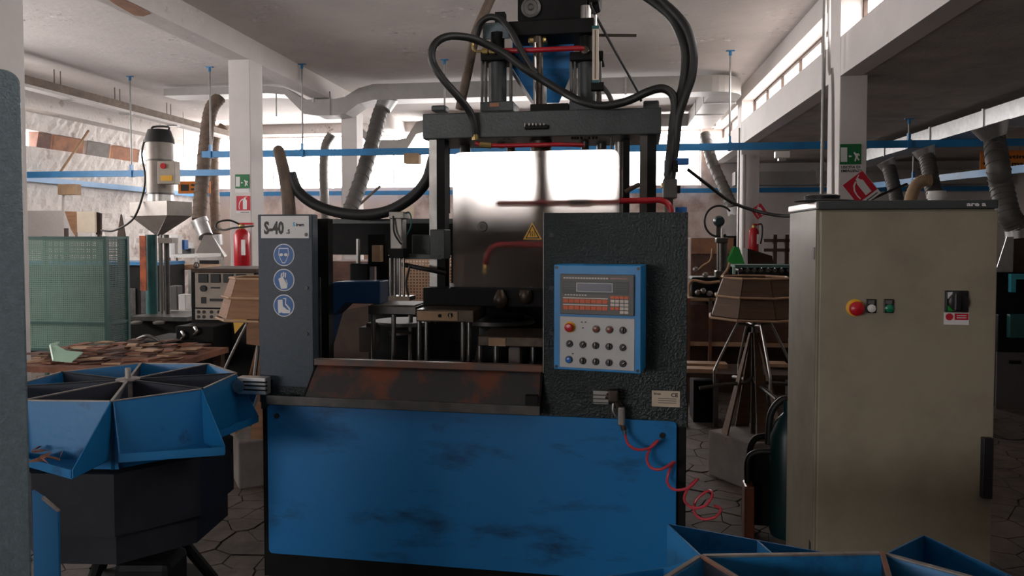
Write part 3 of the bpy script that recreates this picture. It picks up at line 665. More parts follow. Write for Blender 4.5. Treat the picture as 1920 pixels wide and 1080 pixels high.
pp('tube_base', 'machine_black', 994, 194, 1066, 208, q=.68, dep=.2, bevel=.004)
pp('collar', 'brass', 990, 68, 1024, 80, q=.735, dep=.08, bevel=.01)
hop = MB(M); f = lambda x, y, q: M.at(x, y, q)
hop.hexa([f(1002, 193, .98), f(1048, 193, .98), f(1048, 193, 1.1), f(1002, 193, 1.1), f(961, 128, .92), f(1076, 128, .92), f(1076, 128, 1.3), f(961, 128, 1.3)])
hop.hexa([f(961, 128, .92), f(1076, 128, .92), f(1076, 128, 1.3), f(961, 128, 1.3), f(961, 56, .92), f(1076, 56, .92), f(1076, 56, 1.3), f(961, 56, 1.3)])
ho = hop.build('sand_hopper', 'machine_blue', press)
MB(M).ppoly([(961, 130), (1002, 193), (1000, 196), (996, 194), (959, 138)], .97, .015).build('hopper_lit_edge', 'alu', ho)  # pale strip stands for the light catching the hopper's slanting edge
MB(M).ptube([(943, 95, .68), (1000, 94, .66), (1070, 91, .66), (1088, 91, .66), (1099, 94, .68)], .0135, 12).build('oil_pipe', 'red_pipe', press, sm=True)
MB(M).lathe(M.at(1097, 95, .68), [(.02, 0), (.02, .02), (.01, .022)], 16, (0, -1, 0)).build('pipe_union', 'oily_steel', press, sm=True)
for x in (905, 918): MB(M).cyl(M.at(x, 96, .68), M.at(x + 10, 96, .68), .018, n=8).build('pipe_union', 'brass', press)
MB(M).ptube([(887, 78, .68), (887, 90, .68), (893, 96, .68), (904, 96, .68)], .007, 8).build('brass_elbow', 'brass', press, sm=True)
gg = pp('level_gauge', 'cream', 1110.5, 52, 1122, 152, q=.63, dep=.03, bevel=.002)
for y0, y1, m in ((48, 54, 'teal_machine'), (150, 155, 'teal_machine')): pp('gauge_end', m, 1110, y0, 1123, y1, q=.628, dep=.034, parent=gg)
pp('gauge_slot', 'grey_plastic', 1115, 56, 1117.5, 148, q=.629, dep=.002, parent=gg)
rod(1117, 28, 50, .645, 2, 'alu', 'gauge_rod', gg, 8); pp('gauge_plug', 'machine_black', 1108, 154, 1132, 168, q=.64, dep=.05, parent=gg)
rod(1121, 105, 190, .7, 3, 'oily_steel', 'tie_rod', n=8)
MB(M).cyl(M.at(1118, 66, .75), M.at(1194, 66.5, .72), .008, n=8).build('stop_bar', 'oily_steel', press, sm=True)
def hose(pix, rpx, m='rubber', name='hydraulic_hose', D=3.95, n=12): return MB(M).ptube(pix, rpx * D / FOC, n).build(name, m, press, sm=True)
hose([(890, 256, Q - .02), (889, 240, Q - .03), (882, 212, Q - .05), (858, 180, .45), (828, 145, .42), (810, 112, .42), (815, 84, .42), (838, 69, .45), (875, 70, .55), (905, 80, .6), (945, 100, .62), (985, 130, .62), (1020, 152, .64), (1060, 175, .62), (1090, 190, .55), (1130, 198, .5), (1175, 190, .45), (1215, 172, .42), (1243, 166, .42), (1262, 180, .42), (1266, 215, .42), (1262, 250, .42), (1256, 290, .4), (1252, 330, .4)], 7)
MB(M).cyl(M.at(889, 238, Q - .03), M.at(891, 262, Q - .02), .018, n=10).build('hose_fitting', 'brass', press, sm=True)
hose([(985, -50, .8), (955, -45, .76), (930, -20, .75), (910, 20, .74), (893, 60, .74), (886, 90, .76), (876, 140, .8), (862, 205, .85)], 9, 'hose_brown', 'sand_hose')
hose([(893, 70, .7), (900, 45, .68), (918, 32, .66), (940, 38, .66), (960, 62, .64), (980, 100, .63), (1005, 140, .63)], 6)
hose([(1108, -28, .84), (1140, -38, .75), (1180, -25, .6), (1225, 2, .55), (1262, 35, .5), (1283, 80, .45), (1287, 120, .44), (1281, 165, .44), (1268, 205, .43), (1262, 250, .43), (1258, 300, .42), (1254, 345, .4)], 9)
hose([(1108, -14, .8), (1150, -34, .62), (1195, -25, .5), (1248, 8, .48), (1285, 48, .42), (1300, 95, .4), (1298, 140, .4), (1285, 180, .4), (1272, 220, .41), (1268, 260, .42), (1262, 305, .42), (1258, 345, .4)], 7)
MB(M).ptube([(1107, 5, .7), (1112, 20, .7), (1150, 90, .72), (1196, 172, .78), (1202, 190, .8)], .007, 8).build('cable', 'rubber', press, sm=True)
MB(M).ptube([(1130, 162, .66), (1140, 175, .66), (1148, 192, .66)], .012, 8).build('cable', 'rubber', press, sm=True)
vb = pp('valve_block', 'dark_steel', 1243, 335, 1270, 372, q=.36, dep=.1, bevel=.006)
for x0, y0, x1, y1, m in ((1240, 342, 1250, 352, 'brass'), (1262, 348, 1276, 362, 'machine_black'), (1246, 372, 1262, 404, 'dark_steel'), (1268, 296, 1292, 308, 'sign_blue'), (1262, 300, 1272, 322, 'machine_black'), (1266, 388, 1288, 402, 'sign_blue')):
    pp('fitting', m, x0, y0, x1, y1, q=.38, dep=.05, parent=vb, bevel=.003)
for x in (1250, 1258): MB(M).cyl(M.at(x, 340, .42), M.at(x + 1, 300, .42), .014, n=10).build('fitting', 'oily_steel', vb, sm=True)
MB(M).ptube([(930, 379, .3), (990, 379, .3), (1060, 378, .3), (1130, 377, .3), (1210, 376, .3), (1235, 375, .3), (1250, 380, .3), (1257, 392, .3), (1258, 408, .3)], .0135, 12).build('red_pipe', 'red_pipe', press, sm=True)
MB(M).cyl(M.at(1066, 378, .3), M.at(1108, 378, .3), .019, n=6).build('pipe_union', 'oily_steel', press)
MB(M).ptube([(1172, 360, Q + .2), (1190, 350, Q + .2), (1200, 345, Q + .2)], .012, 8).build('cable', 'hose_brown', press, sm=True)
# big sagging hose and the lagged pipe on the left
big = MB(M).ptube([(545, 325, 1.0), (560, 360, 1.0), (600, 388, .98), (660, 402, .95), (720, 398, .9), (770, 372, .87), (800, 338, .85), (812, 300, .85), (826, 262, .85)], 10.5 * 4.3 / FOC, 14).build('sagging_hose', 'rubber', press, sm=True)
lag = MB(M).ptube([(543, 408, .98), (540, 370, .98), (534, 330, .98), (527, 300, .98), (523, 284, 1.0), (522, 282, 1.06)], lambda t: (13.5 - 3.5 * t) * 4.3 / FOC, 14).build('lagged_pipe', 'hose_brown', press, sm=True)
# air gun and coiled hose
ag = thing('air_gun', M.m @ Vector((A(1165), -.04, .8)), 'steel blow gun hanging from the press front over the blue cover', 'air gun')
gu = MB(M).ptube([(1136, 742, -.06), (1150, 748, -.06), (1160, 768, -.06), (1166, 790, -.06), (1170, 806, -.06)], .012, 10).build('grip', 'oily_steel', ag, sm=True)
MB(M).pbox(1140, 732, 1160, 756, -.075, .035).build('gun_body', 'oily_steel', ag, bevel=.008)
MB(M).ptube([(1150, 756, -.075), (1149, 770, -.08), (1154, 780, -.078)], .005, 8).build('trigger', 'steel', ag, sm=True)
MB(M).pbox(1158, 764, 1172, 800, -.078, .03).build('grip_cover', 'steel', ag, bevel=.008)
MB(M).cyl(M.at(1170, 800, -.06), M.at(1172, 814, -.06), .008, n=10).build('hose_nipple', 'chrome', ag, sm=True)
coil = [(1172, 814, -.06), (1178, 833, -.07), (1195, 843, -.08), (1218, 840, -.07), (1234, 826, -.05), (1222, 836, -.02), (1213, 858, -.04), (1220, 876, -.07), (1240, 880, -.09), (1264, 866, -.06), (1256, 880, -.02), (1251, 903, -.03), (1264, 918, -.08), (1290, 915, -.1), (1308, 898, -.07), (1292, 913, -.02), (1283, 936, -.02), (1298, 952, -.07), (1322, 948, -.1), (1336, 928, -.08), (1328, 920, -.02), (1305, 938, -.0), (1302, 960, -.02), (1316, 973, -.07), (1340, 970, -.08), (1352, 955, -.04), (1340, 948, .0)]
coil = [(x, y, q - .035) for x, y, q in coil]; coil[0] = (1172, 814, -.06)
hs = MB(M).ptube(coil, .0058, 8, 5).build('coiled_air_hose', 'red_hose', None, sm=True)
tag(hs, 'thin red coiled air hose hanging from the blow gun', 'hose')

# ------------------------------------------------------------------ services under the roof
def single(name, mb, m, label, cat, group=None, **k): return tag(mb.build(name, m, None, **k), label, cat, group)
# cable tray hanging along the plastered wall
ut = -8.3
ct = thing('cable_tray', B.w(ut, 12, 3.72), 'long brown cable tray hung on paired rods along the plastered wall', 'cable tray')
MB(B).box(ut - .07, ut + .07, 8.6, 16.2, 3.74, 3.86).build('tray', 'hose_brown', ct)
MB(B).box(ut - .09, ut + .09, 8.6, 16.2, 3.69, 3.735).build('lamp_rail', 'white_wall', ct)
for px in (102, 215, 312):
    v = B.ua(px, 165, ut).y
    for d in (0, .13): MB(B).cyl((ut, v + d, 3.86), (ut, v + d, ZC), .008, n=6).build('hanger_rod', 'hose_brown', ct)
for px in (122, 232, 322):
    v = B.ua(px, 185, ut).y; MB(B).box(ut - .1, ut + .1, v, v + .1, 3.67, 3.69).build('clip', 'rod_steel', ct)
# rectangular air ducts
def uz(px, py, v): p = B.at(px, py, v); return p.x, p.z
def duct_run(name, tops, bots, v, dep, label):
    poly = [(a, v, z) for a, z in tops] + [(a, v, z) for a, z in reversed(bots)]
    n = len(tops); b = MB(B)
    for i in range(n - 1):
        t0, t1, b0_, b1_ = tops[i], tops[i + 1], bots[i], bots[i + 1]
        b.hexa([(b0_[0], v, b0_[1]), (b1_[0], v, b1_[1]), (b1_[0], v + dep, b1_[1]), (b0_[0], v + dep, b0_[1]), (t0[0], v, t0[1]), (t1[0], v, t1[1]), (t1[0], v + dep, t1[1]), (t0[0], v + dep, t0[1])])
    import bmesh as _b
    return b
vD = 11.6
def dips(v, z1, z0, zd1, zd0, ul, ur, zl1, zl0):
    """tops and bottoms of a duct that dips below the beam"""
    e = .26; tops = []; bots = []
    for a, t, bo in ((ul, zl1, zl0), (UB0 - .75, zl1, zl0), (UB0 - .45, zl1 - .04, zl0 - .03), (UB0 - .12, zd1, zd0 + .03), (UB0 + .1, zd1, zd0), (UB1 + .1, zd1, zd0), (UB1 + .28, zd1 + .03, zd0 + .02), (UB1 + .5, z1 - .06, z0 - .06), (UB1 + .75, z1, z0), (ur, z1, z0)):
        tops.append((a, t)); bots.append((a, bo))
    return tops, bots
d1 = thing('air_duct', B.w(-1, vD, 3.7), 'wide grey air duct crossing the ceiling and dipping below the long beam', 'air duct')
t_, b_ = dips(vD, 4.0, 3.75, 3.78, 3.52, B.at(307, 180, vD).x, 1.5, 4.02, 3.9)
duct_run('x', t_, b_, vD, .42, '').build('duct_run', 'duct_paint', d1)
ec = MB(B); n = 8                                         # quarter-round outer corner, then the run into the depth
arc = [(1.5 + .5 * sin(pi / 2 * k / n), vD + .5 - .5 * cos(pi / 2 * k / n)) for k in range(n + 1)]
poly = [(a, v, 3.75) for a, v in arc] + [(2.0, vD + .8, 3.75), (1.5, vD + .8, 3.75)]
ec.extr(poly, (0, 0, .25)).build('corner_bend', 'duct_paint', d1)
MB(B).box(1.5, 2.0, vD + .8, 15.2, 3.75, 4.0).build('duct_run', 'duct_paint', d1)
for a in (B.at(585, 160, vD).x, B.at(1040, 160, vD).x, .2): MB(B).box(a, a + .03, vD - .012, vD + .43, 3.735, 4.01).build('flange', 'galvanised', d1)
for v in (12.6, 13.8): MB(B).box(1.488, 2.012, v, v + .03, 3.735, 4.012).build('flange', 'galvanised', d1)
for a in (UB0 - .6, UB1 + .02): MB(B).box(a, a + .02, vD - .01, vD, 3.52, 3.9).build('strap', 'rod_steel', d1)
vE = 15.2
d2 = thing('air_duct', B.w(-1, vE, 3.7), 'second grey air duct dipping below the beam nearer the bright windows', 'air duct')
t_, b_ = dips(vE, 4.0, 3.75, 3.58, 3.33, B.at(640, 250, vE).x, 2.0, 3.95, 3.75)
duct_run('x', t_, b_, vE, .42, '').build('duct_run', 'duct_paint', d2)
for a in (-3.0, -1.0): MB(B).box(a, a + .03, vE - .012, vE + .43, 3.735, 4.01).build('flange', 'galvanised', d2)
d3 = thing('air_duct', B.w(4.3, 8, 2.85), 'bright galvanised rectangular duct under the dark low ceiling', 'air duct')
MB(B).box(4.24, 4.7, 3.0, 15.5, 2.84, 3.03).build('duct_run', 'galvanised', d3)
for px in (1845, 1745, 1660): v = B.ua(px, 250, 4.24).y; MB(B).box(4.225, 4.715, v, v + .04, 2.825, 3.045).build('flange', 'galvanised', d3)
d4 = thing('air_duct', B.w(4, 15.9, 2.6), 'dull grey duct running along the far wall of the low bay', 'air duct')
MB(B).box(UE + .35, 7.6, 15.8, 16.2, B.at(1400, 347, 15.8).z, B.at(1400, 322, 15.8).z).build('duct_run', 'duct_paint', d4)
for a in (4.1, 6.2): MB(B).box(a, a + .12, 15.79, 16.21, 2.64, 2.95).build('sleeve', 'galvanised', d4)
# flexible extraction hoses
def flex(name, pix, rm, m, label, collars=(), grp='flexible extraction hoses'):
    o = thing(name, B.m @ B.at(*pix[-1]), label, 'hose', grp)
    pts = smooth_path([B.at(*p) for p in pix], 10); b = MB(B)
    b.tube(pts, rm, 14, 0).build('hose', m, o, sm=True)
    rg = MB(B); tot = len(pts)
    for i in range(1, tot - 1, 2):
        d = (pts[i + 1] - pts[i - 1]).normalized(); MB(B).cyl(pts[i] - d * .008, pts[i] + d * .008, rm * 1.06, n=14).build('coil_ring', m, o, sm=True)
    for (x0, y0, q0, x1, y1, q1, r0, r1) in collars:
        MB(B).cyl(B.at(x0, y0, q0), B.at(x1, y1, q1), r0, r1, 18).build('collar', 'galvanised', o, sm=True)
    return o
flex('extraction_hose', [(412, 182, 11.7), (396, 205, 11.6), (388, 250, 11.5), (379, 340, 11.2), (373, 412, 11.0)], .105, 'hose_brown', 'brown extraction hose between the steel hopper and the signed column', [(373, 412, 11.0, 377, 420, 11.0, .125, .125), (375, 416, 11.0, 386, 444, 10.9, .11, .11)])
flex('extraction_hose', [(420, 236, 15.4), (404, 262, 15.3), (401, 330, 15.0), (406, 440, 14.6)], .1, 'hose_brown', 'slim brown extraction hose hanging just behind the signed column', [(406, 440, 14.6, 408, 460, 14.6, .12, .12)])
flex('extraction_hose', [(726, 184, 11.8), (712, 214, 11.7), (697, 270, 11.4), (676, 340, 11.0), (650, 410, 10.7)], .115, 'hose_grey', 'thick grey hose slanting down past the far column', [(732, 178, 11.8, 718, 204, 11.7, .16, .13)])
flex('extraction_hose', [(622, 252, 15.3), (610, 275, 15.3), (607, 330, 15.2), (611, 420, 15.0)], .095, 'hose_grey', 'pale slim hose hanging straight down before the bright windows')
flex('extraction_hose', [(1322, 252, 14.6), (1334, 300, 14.3), (1356, 350, 14.0), (1374, 390, 13.8)], .1, 'hose_grey', 'grey hose slanting down to a hood right of the press', [(1374, 388, 13.8, 1377, 403, 13.8, .11, .11)])
flex('extraction_hose', [(1862, 240, B.ua(1860, 225, 4.4).y), (1868, 290, 7.9), (1878, 350, 7.8), (1890, 400, 7.7), (1908, 428, 7.7)], .1, 'hose_grey', 'big ribbed dark hose above the cyan framed machine', [(1856, 234, 8.0, 1864, 258, 8.0, .17, .11), (1906, 424, 7.7, 1908, 446, 7.7, .1, .1)])
flex('extraction_hose', [(1735, 284, 10.1), (1741, 310, 10.0), (1746, 340, 9.9), (1752, 366, 9.8)], .09, 'hose_grey', 'dark hose with a white coupling above the beige cabinet', [(1731, 278, 10.1, 1738, 296, 10.1, .14, .1)])
flex('extraction_hose', [(1664, 306, 11.6), (1672, 335, 11.5), (1679, 365, 11.4), (1684, 395, 11.3), (1690, 470, 11.2), (1694, 650, 11.1)], .09, 'hose_grey', 'dark slim hose just right of the slanted fire sign', [(1660, 302, 11.6, 1668, 316, 11.6, .13, .1)])
flex('extraction_hose', [(1745, 338, 9.7), (1728, 340, 9.7), (1714, 355, 9.7), (1704, 392, 9.7), (1698, 470, 9.7), (1696, 682, 9.7)], .07, 'cork', 'yellowish bent hose rising behind the beige cabinet')
wc = thing('pipe_coupling', B.m @ B.at(1757, 390, 9.6), 'ribbed off-white pipe coupling above the beige cabinet', 'coupling')
for y0, y1, r in ((358, 364, .1), (364, 372, .115), (372, 379, .1), (379, 392, .085)):
    MB(B).cyl(B.at(1757, y1, 9.7), B.at(1757, y0, 9.7), r, n=14).build('coupling_ring', 'white_plastic', wc, sm=True)
# blue power trunking with hangers
def trunk(name, p0, p1, label, w_=.05, h_=.095, hangers=(), grp='blue power trunking'):
    p0, p1 = Vector(p0), Vector(p1); o = thing(name, B.w(*((p0 + p1) / 2)), label, 'trunking', grp)
    d = (p1 - p0).normalized(); s = Vector((d.y, -d.x, 0)).normalized() * w_ / 2; u = Vector((0, 0, h_ / 2))
    MB(B).hexa([p0 - s - u, p1 - s - u, p1 + s - u, p0 + s - u, p0 - s + u, p1 - s + u, p1 + s + u, p0 + s + u]).build('trunking', 'trunking_blue', o)
    for t, ztop in hangers:
        c = p0.lerp(p1, t)
        MB(B).cyl((c.x, c.y, c.z), (c.x, c.y, ztop), .013, n=8).build('hanger_rod', 'rod_steel', o)
        MB(B).box(c.x - .025, c.x + .025, c.y - .045, c.y + .045, c.z - h_ * .58, c.z + h_ * .58).build('clamp', 'trunking_blue', o)
        MB(B).box(c.x - .015, c.x + .015, c.y - .03, c.y + .03, c.z + .05, c.z + .14).build('clamp', 'trunking_blue', o)
        MB(B).box(c.x - .055, c.x + .055, c.y - .02, c.y + .02, ztop - .01, ztop).build('ceiling_plate', 'trunking_blue', o)
        MB(B).cyl((c.x, c.y, ztop - .07), (c.x, c.y, ztop), .02, n=8).build('rod_socket', 'trunking_blue', o)
    return o
vT = 10.45; zT = 2.79
ua0, ua1 = B.at(380, 290, vT).x, UR
hg = [((B.at(px, 280, vT).x - ua0) / (ua1 - ua0), ZC) for px in (395, 568, 835, 1370)] + [((B.at(1707, 270, vT).x - ua0) / (ua1 - ua0), ZR)]
trunk('power_trunking', (ua0, vT, zT), (ua1 - .03, vT, zT), 'long blue power trunking spanning the hall in front of the columns', hangers=hg)
trunk('power_trunking', (UL + .2, VB - .15, 2.54), (UR - .03, VB - .15, 2.54), 'thin blue trunking along the far wall below the windows')
trunk('power_trunking', (UL + .12, 10.2, 2.51), (UL + .12, 16.2, 2.51), 'blue trunking fixed along the rough plastered wall', hangers=())
trunk('power_trunking', (UL + .2, 10.9, 2.56), (B.at(432, 322, 10.9).x, 10.9, 2.56), 'short blue trunking branching towards the brown hose', hangers=(((B.at(247, 330, 10.9).x - UL - .2) / (B.at(432, 322, 10.9).x - UL - .2), ZC),))
q0, q1 = B.at(1600, 352, 14.6), B.at(1960, 312, 9.4)
trunk('power_trunking', q0, q1, 'blue trunking climbing diagonally behind the beige cabinet', hangers=((.42, ZR), (.8, ZR)))
# loose vertical pipes
def vpipe(px, y0, y1, v, r, m, label, name='conduit'):
    p = B.at(px, y1, v); q = B.at(px, y0, v)
    return single(name, MB(B).cyl((p.x, v, 0 if v > 10 else p.z), (p.x, v, q.z), r, n=10), m, label, 'pipe', 'thin conduits', sm=True)
vpipe(1541, -40, 378, 7.4, .018, 'rod_steel', 'grey conduit rising from the cabinet in front of the near column')
p = B.at(1562, 200, 7.45)
single('conduit', MB(B).tube([B.at(1555, -60, 7.42), B.at(1555, 130, 7.42), B.at(1561, 142, 7.42), B.at(1562, 375, 7.42)], .014, 8, 4), 'white_wall', 'pale bent conduit clipped to the near column edge', 'pipe', 'thin conduits', sm=True)
vpipe(1393, 290, 470, 12.9, .035, 'white_plastic', 'white downpipe on the far column beside the red extinguisher')
vpipe(1384, 240, 470, 12.8, .015, 'rod_steel', 'thin grey conduit left of the white downpipe')
# signs on columns
def flat(fr, pix, q, dep, name, m, parent): return MB(fr).ppoly(pix, q, dep).build(name, m, parent)
def exit_sign(x0, y0, x1, y1, v, label):
    W_, H_ = x1 - x0, y1 - y0; X = lambda f: x0 + W_ * f; Y = lambda f: y0 + H_ * f
    o = tag(MB(B).pbox(x0, y0, x1, y1, v - .008, .008).build('exit_sign', 'sign_green', None), label, 'sign', 'exit signs')
    def add(pts, nm): flat(B, [(X(a), Y(b)) for a, b in pts], v - .0105, .002, nm, 'sign_white', o)
    add([(.04, .17), (.34, .17), (.34, .88), (.04, .88)], 'door_mark')
    add([(.40, .6), (.46, .53), (.46, .57), (.54, .57), (.54, .64), (.46, .64), (.46, .68)], 'arrow_mark')
    add([(.63, .42), (.70, .40), (.76, .47), (.88, .46), (.93, .55), (.90, .60), (.86, .54), (.84, .66), (.92, .78), (.87, .82), (.78, .70), (.74, .86), (.68, .84), (.73, .62), (.70, .54)], 'running_figure')
    return o
es = exit_sign(1575, 270, 1615, 308, vR1, 'green exit sign on the near column above the cabinet')
for s, y in (('USCITA DI', 316), ('EMERGENZA', 323)): ptext(s, 1577, y, 5, 34 if s[0] == 'U' else 38, 'sign_black', es, vR1 - .004, fr=B, bold=.2)
flat(B, [(1573, 309), (1617, 309), (1617, 324), (1573, 324)], vR1 - .003, .002, 'caption_field', 'sign_white', es)
es2 = exit_sign(441, 327, 467, 353, 8.96, 'faded green exit sign on the column beside the brown hose')
flat(B, [(441, 354), (467, 354), (467, 361), (441, 361)], 8.957, .002, 'caption_field', 'sign_white', es2)
def fire_sign(c, q, side, ang, label, cap=True):
    """square red sign with a white extinguisher; side in metres"""
    o = None; t = radians(ang); R_ = lambda x, z: (c.x + (x * cos(t) - z * sin(t)) * side, 0, c.z + (x * sin(t) + z * cos(t)) * side)
    def sh(pts, qq, nm, m, par): return MB(B).extr([Vector((R_(x, z)[0], qq, R_(x, z)[2])) for x, z in pts], (0, .0015, 0)).build(nm, m, par)
    o = sh([(-.52, -.72 if cap else -.52), (.52, -.72 if cap else -.52), (.52, .52), (-.52, .52)], q - .004, 'fire_sign', 'sign_white', None)
    sh([(-.5, -.5), (.5, -.5), (.5, .5), (-.5, .5)], q - .006, 'sign_field', 'sign_red', o)
    sh([(-.02, -.42), (.26, -.42), (.28, .18), (.2, .27), (.17, .38), (.06, .38), (.04, .27), (-.02, .18)], q - .008, 'extinguisher_mark', 'sign_white', o)
    sh([(.0, .32), (-.18, .22), (-.3, .02), (-.33, -.25), (-.3, -.42), (-.26, -.42), (-.28, -.2), (-.24, .0), (-.14, .16), (.02, .26)], q - .008, 'hose_mark', 'sign_white', o)
    sh([(.12, .4), (.28, .46), (.28, .42), (.14, .36)], q - .008, 'lever_mark', 'sign_white', o)
    if cap: sh([(-.2, -.64), (.42, -.64), (.42, -.6), (-.2, -.6)], q - .006, 'caption_line', 'sign_black', o)
    return tag(o, label, 'sign', 'fire extinguisher signs')
fire_sign(B.at(1612, 351, vR1 - .02), vR1 - .02, .225, 38, 'red extinguisher sign hanging askew on the near column')
fire_sign(B.at(456.5, 381, 8.955), 8.955, .185, 0, 'faded pinkish red extinguisher sign on the column left of the press')
fire_sign(B.at(1423, 396, 12.98), 12.98, .2, 35, 'small tilted red extinguisher sign on the far column', False)
# extinguishers
def extinguisher(px, y0, y1, v, label, loop):
    p = B.at(px, y1, v); h = B.at(px, y0, v).z - p.z; r = h * .16
    o = thing('fire_extinguisher', B.w(p.x, v, p.z), label, 'extinguisher', 'fire extinguishers')
    MB(B).lathe(p, [(r * .9, 0), (r, .02), (r, h * .72), (r * .75, h * .8), (r * .35, h * .85)], 20).build('cylinder', 'red_paint', o, sm=True)
    MB(B).lathe(p, [(r * .4, h * .84), (r * .4, h * .92), (r * .2, h * .95)], 12).build('valve', 'brass', o, sm=True)
    MB(B).box(p.x - r * .2, p.x + r * 1.6, v - .02, v + .02, p.z + h * .93, p.z + h * .97).build('lever', 'red_paint', o)
    MB(B).box(p.x + r * .45, p.x + r * .85, v - r - .004, v - r * .7, p.z + h * .3, p.z + h * .62).build('instruction_label', 'sign_white', o)
    if loop: MB(B).tube([p + Vector((0, 0, h * .92)), p + Vector((-r * 1.5, -.03, h * 1.02)), p + Vector((-r * 3.0, -.05, h * .98)), p + Vector((-r * 3.2, -.06, h * .86)), p + Vector((-r * 2.0, -.08, h * .82)), p + Vector((-r * .5, -.1, h * .86)), p + Vector((r * 2.2, -.1, h * .9))], .012, 8).build('hose', 'rubber', o, sm=True)
    else: MB(B).tube([p + Vector((r * .3, 0, h * .92)), p + Vector((r * 1.5, -.02, h * .95)), p + Vector((r * 1.6, -.04, h * .6)), p + Vector((r * 1.3, -.04, h * .3))], .012, 8).build('hose', 'rubber', o, sm=True)
    MB(B).box(p.x - .03, p.x + .03, v + r * .8, v + r * .8 + .06, p.z + h * .5, p.z + h * .62).build('wall_bracket', 'rod_steel', o)
extinguisher(454, 415, 505, 8.84, 'red fire extinguisher on the column behind the press pillar', True)
extinguisher(1413, 418, 474, 12.89, 'red fire extinguisher on the far column right of the press', False)
# orange notices and small lamp under the trunking
on = tag(MB(B).pbox(1838, 282, 1945, 318, 12.2, .01).build('orange_notice', 'sign_orange', None), 'orange notice with black lettering hung behind the big ribbed hose', 'sign', 'orange notices')
ptext('e macc', 1882, 312, 9, 50, 'sign_black', on, 12.197, fr=B, bold=.5); ptext('stinta', 1890, 297, 7, 44, 'sign_black', on, 12.197, fr=B, bold=.3)
for y in (290, 304): flat(B, [(1844, y), (1864, y), (1864, y + 5), (1844, y + 5)], 12.196, .003, 'arrow_bar', 'sign_black', on)
for x in (1858, 1912): MB(B).cyl(B.at(x, 283, 12.2), (B.at(x, 283, 12.2).x, 12.2, ZR), .005, n=6).build('hanging_wire', 'rod_steel', on)
on2 = tag(MB(B).pbox(334, 340, 394, 363, 14.2, .01).build('orange_notice', 'sign_orange', None), 'orange notice with black marks hung behind the brown hose', 'sign', 'orange notices')
for x0, y0, x1, y1 in ((339, 346, 354, 358), (358, 345, 386, 349), (358, 353, 384, 357)): flat(B, [(x0, y0), (x1, y0), (x1, y1), (x0, y1)], 14.196, .003, 'black_mark', 'sign_black', on2)
for x in (345, 385): MB(B).cyl(B.at(x, 341, 14.2), (B.at(x, 341, 14.2).x, 14.2, ZC), .005, n=6).build('hanging_wire', 'rod_steel', on2)
lm = thing('box_lamp', B.m @ B.at(1467, 298, 10.4), 'small white box hanging under the blue trunking', 'lamp')
MB(B).pbox(1454, 283, 1482, 296, 10.38, .1).build('housing', 'white_plastic', lm, bevel=.01); MB(B).pbox(1460, 296, 1474, 301, 10.4, .06).build('lens', 'alu', lm)
# cable from the press across to the cabinet
cb_ = single('hanging_cable', MB(W).tube([P(1290, 318, 3.7), P(1325, 345, 3.75), P(1370, 378, 3.8), P(1420, 396, 3.8), P(1470, 405, 3.7), P(1520, 402, 3.45)], .009, 8), 'rubber', 'black cable slung from the press valves to the cabinet top', 'cable', sm=True)
single('hanging_cable', MB(B).tube([B.at(1700, 345, 8.5), B.at(1660, 362, 8.3), B.at(1620, 380, 8.1), B.at(1575, 400, 7.9)], .014, 8), 'rubber', 'dark cable crossing behind the slanted fire sign', 'cable', sm=True)

# ------------------------------------------------------------------ electrical cabinet
_c = P(1535, 440, 2.95); C = Frame((_c.x, _c.y), 9.8)
cab = thing('electrical_cabinet', C.o, 'tall stained beige electrical cabinet with dark lid and push buttons', 'cabinet', deg=9.8)
cx1 = C.at(1868, 600, 0).x; ct1 = C.at(1700, 392, 0).z; cdp = .56
MB(C).box(0, cx1, .03, cdp, .06, ct1).build('body', 'cabinet_beige', cab, bevel=.004)
MB(C).box(.006, cx1, 0, .026, .08, ct1 - .006).build('door', 'cabinet_beige', cab, bevel=.005)
MB(C).box(-.004, .0, .03, cdp, .08, ct1).build('side_panel', 'cabinet_beige', cab, bevel=.001)
MB(C).box(.02, cx1 - .02, .03, cdp - .02, 0, .06).build('plinth', 'cabinet_lid', cab)
lid = MB(C).box(-.008, cx1 - .006, -.012, cdp + .01, ct1, ct1 + .034).build('lid', 'cabinet_lid', cab, bevel=.004)
MB(C).box(-.0115, -.008, -.005, cdp, ct1 + .008, ct1 + .03).build('lid_side_strip', 'alu', lid)
zz = ct1 + .01; xx = C.at(1812, 395, -.012).x
text_mb(C, 'are a', xx, -.0132, zz, .022, .068, .0007).build('lettering', 'sign_white', lid)
for y in (455, 1000): disc(MB(C), (-.0, .0, 0), .001, .001, 3)
for z_ in (1.5, .3): MB(C).box(-.006, .0, .04, .07, z_, z_ + .05).build('hinge', 'dark_steel', cab)
def cdisc(px, py, prof, m, name, n=22): return MB(C).lathe(C.at(px, py, 0), prof, n, (0, -1, 0)).build(name, m, cab, sm=True)
cdisc(1603, 577, [(.034, 0), (.034, .004), (.03, .006)], 'yellow', 'emergency_plate')
cdisc(1602, 577.5, [(.012, 0), (.012, .022), (.026, .024), (.028, .034), (.02, .042), (.0005, .045)], 'red_paint', 'emergency_button')
for px, m in ((1634, 'white_plastic'), (1667, 'green_lens')):
    h_ = MB(C).pbox(px - 9, 561, px + 9, 587, -.01, .01).build('lamp_holder', 'black_plastic', cab, bevel=.002)
    MB(C).pbox(px - 6, 563, px + 6, 570, -.0115, .002).build('label_window', 'grey_plastic', h_)
    MB(C).lathe(C.at(px, 578, -.01), [(.0155, 0), (.0155, .006), (.008, .01), (.0005, .011)], 18, (0, -1, 0)).build('lamp_lens', m, h_, sm=True)
ms = MB(C).pbox(1773, 545, 1816, 586, -.012, .012).build('main_switch', 'black_plastic', cab, bevel=.003)
